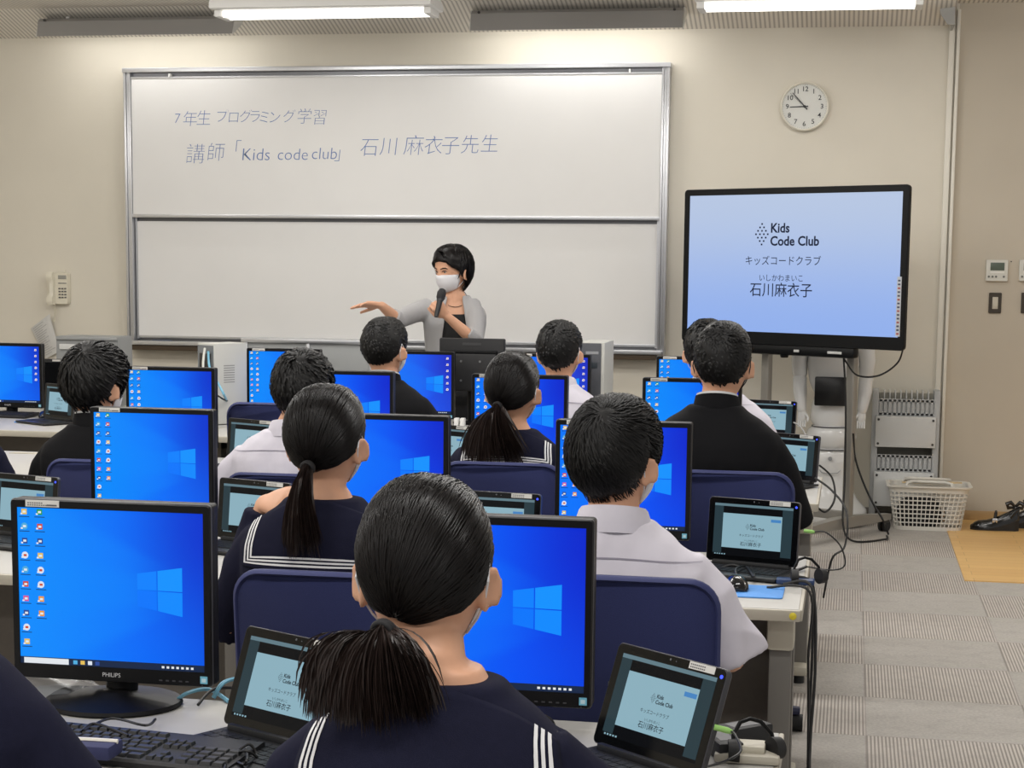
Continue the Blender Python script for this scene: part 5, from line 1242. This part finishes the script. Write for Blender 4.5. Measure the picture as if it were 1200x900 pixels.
def student(kind, px_top, Y, label, head_s=1.0, wide=1.0, style='boy', th=.018, yaw=0., pitch=0., roll=0., torso_rz=0., seed=1, mask='white', near=False,
            tie=None, tail_p=None, hair_mat=None, hand_neck=False, lock=(700, .03, .0032, .004), collar=(.165, 0., .95), short_sleeve=False, dx=0., dy=0., desk_hands=False, crown=(.12, -.62, .78), lean=0.):
    top = at(px_top[0], px_top[1], Y); ztop = top.z
    hc = ztop - (.120 + th)*head_s                                # head centre height
    kn = (hc - .12*head_s - .985*0) ; 
    neck_z = hc - .105*head_s                                     # collar level
    k = lambda z: .44 + (z-.44)*(neck_z-.44)/(.99-.44)
    root = thing('person', label, 'person', (top.x+dx, Y-.01+dy, 0), torso_rz)
    fine = .0055 if near else .008
    Mh = Matrix.Translation((-dx, .018-dy+lean*.5, hc)) @ Matrix.Rotation(-yaw-torso_rz*0, 4, 'Z') @ Matrix.Rotation(pitch, 4, 'X') @ Matrix.Rotation(roll, 4, 'Y') @ Matrix.Scale(head_s, 4)
    # --- body: one continuous skin
    b = MB(); head_mesh(b, Mh); torso_shape(b, k, wide*.97, -.008, lean=lean)
    b.tube([(0, -.004+lean*.45, k(.93)), (-dx*.4, .002+lean*.48, k(.985)), (-dx*.9, .010-dy*.8+lean*.5, hc-.06*head_s), (-dx, .012-dy+lean*.5, hc-.02)], [.058, .049*head_s, .049*head_s, .048], 18) if kind == 'sailor' else b.tube([(0, -.004+lean*.45, k(.93)), (-dx*.4, .002+lean*.48, k(.985)), (-dx*.9, .010-dy*.8+lean*.5, hc-.06*head_s), (-dx, .012-dy+lean*.5, hc-.02)], [.060, .054*head_s, .054*head_s, .05], 18)
    shx = .158*wide; shz = k(.862); ly = lean*.4
    arms = {}
    for s in (-1, 1):
        if hand_neck and s == -1: arms[s] = [V((s*shx, ly, shz)), V((-.232*wide, .06, k(.665))), V((-.158, .055, k(.945)))]
        else: arms[s] = [V((s*shx, ly, shz)), V((s*(.225*wide), .045+ly, k(.735 if desk_hands else .66))), (V((s*.15, .29, DZ+.05)) if desk_hands else V((s*.115, .255, .612)))]
        S0, E0, W0 = arms[s]; b.tube([S0 + V((-s*.02, 0, -.02)), S0.lerp(E0, .5), E0, E0.lerp(W0, .3), W0], [.034, .034, .031, .028, .021], 14, 0, None, True)
        if hand_neck and s == -1: hand_shapes(b, W0, (.75, -.62, .18), (.45, .5, -.75), 1, (.25, .25, .28, .3), .2)
        else: hand_shapes(b, W0, V((-s*.12, 1, -.10)), (0, -.1, -1), s, (.3, .32, .36, .4), .3)
    for s in (-1, 1): b.tube([(s*.08, .02, .50), (s*.10, .38, .50), (s*.10, .40, .44), (s*.105, .37, .10), (s*.105, .39, .06)], [.072, .055, .05, .036, .034], 12, 0, None, True)
    bo = union(b, fine, 2); bo.build('body', skin, root, 0 or 180, fix=False)
    face_parts(root, Mh, mask)
    # --- hair
    hm = hair_mat or (hair_m if tie else hair_s); h = MB(); hair_shell(h, Mh, style, th, seed); hs = h.build('hair', hm, root, 180)
    lk = MB(); N, L, wd, lift = lock
    if tie is None:
        locks_short(lk, Mh, style, th, N, L, wd, seed, crown, .5, lift); o = lk.build('hair_locks', hm, hs, 180, fix=False); o['kind'] = 'stuff'
    else:
        locks_combed(lk, Mh, style, th, N, wd, tie, seed); o = lk.build('hair_locks', hm, hs, 180, fix=False); o['kind'] = 'stuff'
        P0 = Mh @ V(tie); E, spread, nt2, w2, core, flare = tail_p
        tl = MB(); D = (Mh.to_3x3() @ V((tie[0]*.8, -.09, -.03))).normalized(); tail(tl, P0, D + V((0, 0, -.35)), P0 + V(E), spread, nt2, w2, seed+5, core, flare)
        o = tl.build('ponytail', hair_b, root, 180, fix=False)
        a, bq = frame_from(D); tr = MB()
        for q, rr in ((-.003, .0125), (.003, .013)):
            tr.tube([P0 + D*q + (a*math.cos(2*PI*i/18) + bq*math.sin(2*PI*i/18))*rr for i in range(19)], .0046, 8)
        tr.build('hair_tie', mat('black_hair_tie', (30, 29, 31), .8), root, 60)
    # --- clothes
    gm = {'sailor': navy_s, 'gakuran': black_s, 'shirt': shirt_s}[kind]
    g = MB(); torso_shape(g, k, wide, .010, lean=lean, z1=.975); sl = {}
    for s in (-1, 1):
        S0, E0, W0 = arms[s]
        if short_sleeve: EE = S0.lerp(E0, .95); g.tube([S0 + V((-s*.03, 0, .008)), S0.lerp(E0, .25), S0.lerp(E0, .6), EE], [.056, .060, .066, .074], 20)
        else: g.tube([S0 + V((-s*.03, 0, .006)), S0.lerp(E0, .3), E0, E0.lerp(W0, .5), W0.lerp(E0, .06)], [.058, .058, .056, .048, .038], 18, 0, None, False)
    amp, fq = {'sailor': (.004, 9), 'gakuran': (.005, 9), 'shirt': (.013, 10)}[kind]
    c_ = cloth(g, 'garment', gm, root, fine*1.1, amp, fq, seed, 5, .026 if kind == 'shirt' else .008)
    nm = {'sailor': 'sailor_blouse', 'gakuran': 'black_jacket', 'shirt': 'white_shirt'}[kind]
    gar = c_.build(nm, gm, root, 180, fix=False)
    tree = BVHTree.FromPolygons(c_.v, c_.f)
    tr = MB()
    for s in (-1, 1): tr.tube([(s*.085, -.02, .50), (s*.10, .36, .505), (s*.102, .405, .46), (s*.105, .385, .2), (s*.105, .375, .10)], [.094, .075, .068, .058, .06], 14, 0, None, False)
    if kind == 'sailor': tr = MB().loft([[(x, y, z) for x, z in [(cx+w_*math.cos(2*PI*q/20)*1.0, .50+.085*math.sin(2*PI*q/20)) for q in range(20)]] for y, w_, cx in ((-.11, .15, 0), (-.02, .185, 0), (.2, .19, 0), (.43, .19, 0))])
    tr.build('pleated_skirt' if kind == 'sailor' else 'trousers', skirt_m if kind == 'sailor' else trouser, root, 50)
    for s in (-1, 1): MB().loft([[(s*.105+w_*math.cos(a), y, max(.004, z+h_*math.sin(a))) for a in [2*PI*q/12 for q in range(12)]] for y, w_, h_, z in ((.33, .02, .03, .035), (.36, .036, .045, .045), (.42, .038, .04, .04), (.50, .042, .03, .03), (.55, .025, .018, .02))]).build('indoor_shoe', shoe_m, root, 60)
    if kind == 'sailor':
        w_, a0, a1 = collar; piv = (lean*.3, k(.83)); nu, na = 40, 26
        sh = MB(); grid = []
        for j in range(na+1):
            al = a0 + (a1-a0)*j/na
            for i in range(nu+1):
                u = -w_ + 2*w_*i/nu; p = sheet_on(tree, u*(1-.10*max(0, (al-.5))), al, piv, .0045); grid.append(p)
        vs, ix, fs = [], {}, []
        for q, p in enumerate(grid):
            if p is not None: ix[q] = len(vs); vs.append(p)
        for j in range(na):
            for i in range(nu):
                f = [j*(nu+1)+i, j*(nu+1)+i+1, (j+1)*(nu+1)+i+1, (j+1)*(nu+1)+i]
                if all(x in ix for x in f): fs.append(tuple(ix[x] for x in f))
        sh.add(vs, fs); col_ = sh.build('sailor_collar', navy_s, root, 60); so = col_.modifiers.new('thick', 'SOLIDIFY'); so.thickness = .0035; so.offset = 0
        for e0 in (.011, .0195, .028):
            st_ = MB(); path = []
            for e in (e0, e0+.0046):
                line = []; ab = a0 + e/.125
                for q in range(24): al = a1 - (a1-ab)*q/23; line.append(sheet_on(tree, (-w_+e)*(1-.10*max(0, (al-.5))), al, piv, .0075))
                for q in range(1, 40): line.append(sheet_on(tree, -w_+e+(2*w_-2*e)*q/40, ab, piv, .0075))
                for q in range(24): al = ab + (a1-ab)*q/23; line.append(sheet_on(tree, (w_-e)*(1-.10*max(0, (al-.5))), al, piv, .0075))
                path.append(line)
            ok = [q for q in range(len(path[0])) if path[0][q] is not None and path[1][q] is not None]
            vs = [p for q in ok for p in (path[0][q], path[1][q])]; st_.add(vs, [(2*i, 2*i+1, 2*i+3, 2*i+2) for i in range(len(ok)-1) if ok[i+1]-ok[i] == 1])
            st_.build('white_stripe', white_t, col_, 0)
    elif kind == 'gakuran':
        zc_ = k(.972); cy_ = .004+lean*.46; cx_ = -dx*.3
        R = lambda a, b_, z, t=0: [(cx_+a*math.cos(2*PI*q/32), cy_+b_*math.sin(2*PI*q/32), z - .018*math.sin(2*PI*q/32)*1.0 + t) for q in range(32)]
        MB().loft([R(.079, .072, zc_-.022), R(.075, .070, zc_), R(.070, .066, zc_+.024), R(.066, .062, zc_+.024), R(.066, .062, zc_-.01)], cap=False).build('stand_collar', black_s, root, 60)
        MB().loft([R(.0655, .0615, zc_+.0), R(.0665, .0625, zc_+.031), R(.063, .059, zc_+.031), R(.062, .058, zc_+.0)], cap=False).build('collar_liner', mat('white_collar_liner', (222, 222, 222), .5), root, 60)
    else:
        zc_ = k(.966); cy_ = .004+lean*.46; cx_ = -dx*.3
        R = lambda a, b_, z: [(cx_+a*math.cos(2*PI*q/36), cy_+b_*math.sin(2*PI*q/36), z - .016*math.sin(2*PI*q/36)) for q in range(36)]
        MB().loft([R(.088, .083, zc_-.026), R(.084, .079, zc_-.006), R(.074, .070, zc_+.024), R(.069, .065, zc_+.030), R(.064, .060, zc_+.026), R(.064, .060, zc_-.02)], cap=False).build('shirt_collar', shirt_s, root, 60)
        sm_ = MB(); up = []; dn = []
        for i in range(31):
            u = -.172*wide + .344*wide*i/30; al = .12 - .10*(abs(u)/.17)**2
            p = sheet_on(tree, u, al, (lean*.3, k(.892)), .003); q = sheet_on(tree, u, al-.028, (lean*.3, k(.892)), .003)
            if p and q: up.append(p); dn.append(q)
        sm_.add([x for p in zip(up, dn) for x in p], [(2*i, 2*i+1, 2*i+3, 2*i+2) for i in range(len(up)-1)]); sm_.build('yoke_seam', mat('shirt_seam', (150, 146, 160), .8), root, 0)
    return root
# ------------------------------------------------------------------ the class
student('sailor', (498, 557), 2.24, 'girl with short ponytail in navy sailor blouse, nearest, in the middle of the picture', head_s=.99, wide=1.0, dx=.034, dy=-.05, desk_hands=True, style='girl', th=.012, yaw=-.05, pitch=-.10, seed=3, near=True,
        tie=(-.034, -.104, -.068), tail_p=((-.002, -.045, -.100), (.088, .024, .020), 1700, .0021, .030, 1.45), lock=(2600, .1, .0013, .003), collar=(.170, -.35, 1.15), hair_mat=hair_m)
student('sailor', (381, 450), 3.80, 'girl with long straight ponytail and one hand on her shoulder, second row', head_s=.99, wide=1.04, style='girl', th=.011, yaw=.10, pitch=.02, seed=5, near=True,
        tie=(.000, -.108, -.045), tail_p=((.004, -.055, -.175), (.042, .020, .012), 700, .0024, .026, .9), lock=(1500, .1, .0016, .003), collar=(.165, -.05, 1.15), hand_neck=True)
student('shirt', (722, 462), 3.74, 'boy in white short-sleeved shirt with thick black hair, nearest boy', head_s=1.02, wide=1.12, style='boy', th=.019, yaw=.42, seed=8, near=True,
        lock=(2800, .036, .0017, .0026), short_sleeve=True, dx=.0)
student('gakuran', (110, 401), 5.77, 'boy with bushy black hair in a black jacket at left', head_s=1.04, wide=1.02, style='boy', th=.028, yaw=.30, pitch=-.12, seed=11, lock=(900, .05, .0045, .007))
student('shirt', (354, 409), 5.82, 'boy in white shirt half hidden behind the girl with hand on her shoulder', head_s=1.06, wide=1.08, style='boy', th=.019, yaw=.1, pitch=-.15, seed=14, lock=(800, .035, .0042, .005), short_sleeve=True, dx=-.05)
student('sailor', (601, 412), 5.77, 'girl with wide fanned ponytail in navy sailor blouse, middle row', head_s=1.0, wide=1.05, style='girl', th=.011, yaw=.14, pitch=.03, seed=17,
        tie=(-.016, -.108, -.040), tail_p=((.004, -.060, -.165), (.108, .022, .020), 900, .0028, .030, .95), lock=(1000, .1, .0024, .003), collar=(.158, .22, 1.15))
student('gakuran', (848, 376), 5.72, 'tall boy with cropped hair in black stand-collar jacket and black mask at right', head_s=1.04, wide=1.17, style='crop', th=.012, yaw=.05, dx=-.02, seed=20, mask='black', lock=(1100, .016, .0034, .002))
student('shirt', (829, 374), 7.60, 'boy hidden behind the cropped-haired boy in black, white shirt edge showing', head_s=1.05, wide=1.1, style='boy', th=.016, yaw=-.1, seed=23, lock=(450, .03, .0055, .005), short_sleeve=True, dx=.02)
student('gakuran', (451, 371), 7.55, 'boy with cropped hair in black stand-collar jacket left of the teacher', head_s=1.08, wide=1.1, style='crop', th=.013, yaw=.30, seed=26, lock=(600, .016, .0042, .002))
student('shirt', (656, 375), 7.55, 'boy in white shirt right of the teacher in the front row', head_s=1.05, wide=1.08, style='crop', th=.015, yaw=.12, seed=29, lock=(600, .020, .0042, .003), short_sleeve=True)
student('sailor', (-127, 486), 1.97, 'person in navy at the lower left corner, only the shoulder showing', head_s=.99, wide=1.12, style='girl', th=.012, seed=32, tie=(0, -.105, -.05), tail_p=((0, -.05, -.12), (.04, .02, .02), 80, .004, .026, 1), lock=(200, .1, .004, .003), collar=(.13, -.05, 1.15))
student('sailor', (-72, 400), 5.78, 'person in navy at the left edge, only the sleeve showing in the middle row', head_s=1.0, wide=1.05, style='girl', th=.012, seed=35, tie=(0, -.105, -.05), tail_p=((0, -.05, -.12), (.04, .02, .02), 60, .004, .026, 1), lock=(150, .1, .004, .003), collar=(.14, -.05, 1.15))

# ------------------------------------------------------------------ the teacher
TY = 9.58
hp = at(531, 317, TY)                                              # head centre
ts = thing('person', 'woman teacher in grey cardigan and white mask pointing left with a microphone in hand', 'person', (hp.x, TY, 0))
Q = lambda px, py, Y: at(px, py, Y) - V((hp.x, TY, 0))            # into her own space
sk = MB(); hs_ = 1.05; zc = hp.z-.004
Mt = Matrix.Translation((0, -.01, zc)) @ Matrix.Rotation(PI-.62, 4, 'Z') @ Matrix.Rotation(-.10, 4, 'X') @ Matrix.Scale(hs_, 4)
head_mesh(sk, Mt)
nz = Q(530, 343, TY).z; mx = .012
kt = lambda z: nz - (.985-z)*1.02                                 # torso heights
def trings(grow, wide=1.0, z0=.3):
    out = []
    for z, a, b_, cy in [(.30, .165, .125, 0), (.38, .17, .125, 0)] + TORSO:
        if z < z0: continue
        sh = wide if z < .93 else 1+(wide-1)*max(0, (.97-z)/.04)
        out.append([Matrix.Rotation(.25, 3, 'Z') @ p + V((mx, 0, 0)) for p in se(0, -cy, kt(z), a*sh*.94+grow, b_*.92+grow)])
    return out
sk.loft(trings(-.010)); sk.tube([(mx, .0, kt(.94)), (mx*.8, .0, kt(.99)), (.0, .0, zc-.06)], [.055, .05, .05], 16)
RS, RE, RW = Q(495, 362, 9.55), Q(466, 375, 9.33), Q(447, 358, 9.19)
LS, LE, LW = Q(556, 358, 9.60), Q(557, 400, 9.43), Q(523, 370, 9.33)
for S0, E0, W0 in ((RS, RE, RW), (LS, LE, LW)): sk.tube([S0.lerp(V((mx, 0, S0.z-.02)), .15), S0.lerp(E0, .5), E0, E0.lerp(W0, .35), W0], [.034, .036, .034, .033, .023], 14, 0, None, True)
hand_shapes(sk, RW, Q(420, 356, 9.13)-RW, (.1, -.35, -1), -1, (.10, .16, .22, .28), .1, .98, .22)
MIC0, MIC1 = Q(514, 359, 9.265), Q(517.5, 344, 9.29)
gd = (MIC1-MIC0).normalized()
hand_shapes(sk, LW, (Q(512, 358, 9.27)-LW), V((-.35, .85, .1)), 1, (1.05, 1.1, 1.15, 1.2), .75, .95, .02)
for s in (-1, 1): sk.tube([(mx+s*.085, 0, kt(.36)), (mx+s*.09, 0, .42), (mx+s*.09, .01, .08)], [.078, .05, .036], 12, 0, None, True)
union(sk, .005, 2).build('body', skin, ts, 180, fix=False)
face_parts(ts, Mt, 'white')
h = MB(); hair_shell(h, Mt, 'bob', .022, 41); hs = h.build('hair', hair_m, ts, 180)
lk = MB(); locks_short(lk, Mt, 'bob', .022, 800, .075, .0042, 42, (.25, -.25, .93), .12, .003)
fr = random.Random(4)
for i in range(60):                                                # fringe swept to one side over the forehead
    p0 = fr.uniform(.05, .5); pts = []
    for j in range(6):
        f = j/5; d = dirv(p0 + (-1.15 if p0 < .34 else .80)*f**.8*(1+fr.uniform(-.12, .12)), .95-(.66 if p0 < .34 else .62)*f**1.6); pts.append(Mt @ (d*(head_r(d)+.020-.010*f)))
    ribbon(lk, pts, [.004, .006, .006, .005, .004, .0006], [V((0, -.5, .8)).normalized()]*6)
o = lk.build('hair_locks', hair_m, hs, 180, fix=False); o['kind'] = 'stuff'
tp_ = MB(); tp_.v = []; tp_.loft(trings(.002, 1.0)); ub = union(tp_, .008, 3)
RM = Matrix.Rotation(-.25, 3, 'Z')
def keep(ub, f):
    o = MB(); ctr = [sum((ub.v[i] for i in q), V((0,0,0)))/len(q) for q in ub.f]
    o.v = [v_.copy() for v_ in ub.v]; o.f = [q for q, c in zip(ub.f, ctr) if f(RM @ (c - V((mx, 0, 0))), c.z)]; o.mi = [0]*len(o.f)
    cnt = {}
    for g_ in o.f:
        for a, b in zip(g_, g_[1:]+g_[:1]): cnt[(min(a, b), max(a, b))] = cnt.get((min(a, b), max(a, b)), 0)+1
    nb = {}
    for (a, b), k_ in cnt.items():
        if k_ == 1: nb.setdefault(a, []).append(b); nb.setdefault(b, []).append(a)
    for _ in range(14):
        new = {a: (o.v[a]*.4 + sum((o.v[b] for b in l), V((0,0,0)))*(.6/len(l))) for a, l in nb.items()}
        for a, v_ in new.items(): o.v[a] = v_
    return o
keep(ub, lambda c, z: z < kt(.872 + (.0 if c.y < 0 else .08) + max(0, (abs(c.x)-.055))*1.1)).build('black_top', mat('black_knit', (20, 20, 22), .8), ts, 180)
card = mat('grey_cardigan_knit', (166, 165, 166), .88, bump=.2, bscale=500, sheen=.1)
cg = MB(); cg.loft(trings(.013, 1.0, .3))
for S0, E0, W0 in ((RS, RE, RW), (LS, LE, LW)): cg.tube([S0.lerp(V((mx, 0, S0.z)), .2), S0.lerp(E0, .35), E0, E0.lerp(W0, .30)], [.062, .056, .050, .046], 18)
uc = cloth(cg, 'c', card, ts, .0065, .006, 11, 6, 4)
def gap(c, z):
    t = (kt(.985)-z); wd = .040 + .030*min(1, max(0, t)/.25) + .05*max(0, t-.25)
    return not (c.y < -.015 and abs(c.x+.004) < wd) and z < kt(.972)
o = keep(uc, gap).build('grey_cardigan', card, ts, 180); so = o.modifiers.new('thick', 'SOLIDIFY'); so.thickness = .004; so.offset = -1
MB().tube([V((mx, -.005, kt(.93))) + Matrix.Rotation(.25, 3, 'Z') @ V((.066*math.sin(a), -.062*math.cos(a), -.05*math.cos(a)+.03)) for a in [PI*2*i/24 for i in range(25)]], .0018, 6).build('necklace', mat('dark_bead', (52, 40, 38), .3), ts)
tr = MB()
for s in (-1, 1): tr.tube([(mx+s*.08, 0, kt(.42)), (mx+s*.088, 0, .42), (mx+s*.09, .01, .06)], [.10, .072, .062], 14)
tr.build('trousers', trouser, ts, 50)
for s in (-1, 1): MB().loft([[(mx+s*.09+w_*math.cos(a), -y, max(.004, z+h_*math.sin(a))) for a in [2*PI*q/12 for q in range(12)]] for y, w_, h_, z in ((-.05, .02, .03, .035), (-.02, .036, .045, .045), (.05, .038, .04, .04), (.13, .042, .03, .03), (.18, .025, .018, .02))]).build('indoor_shoe', shoe_m, ts, 60)
mc = thing('microphone', 'black wireless microphone held below the white mask of the teacher', 'microphone', MIC0 + V((hp.x, TY, 0)))
d = gd; Lm = (MIC1-MIC0).length
MB().tube([-d*.06, -d*.05, d*(Lm-.035)], [.011, .012, .016], 16).build('handle', mat('microphone_black', (26, 26, 28), .45), mc)
MB().tube([d*(Lm-.036), d*(Lm-.024), d*(Lm+.004), d*(Lm+.022), d*(Lm+.028)], [.018, .0235, .0245, .017, .006], 18).build('grille', mat('microphone_grille', (44, 44, 48), .5, .4, bump=.6, bscale=900), mc, 60)
MB().tube([d*(Lm-.038), d*(Lm-.032)], [.019, .019], 18).build('ring', mat('dark_metal_ring', (70, 70, 74), .3, .7), mc)
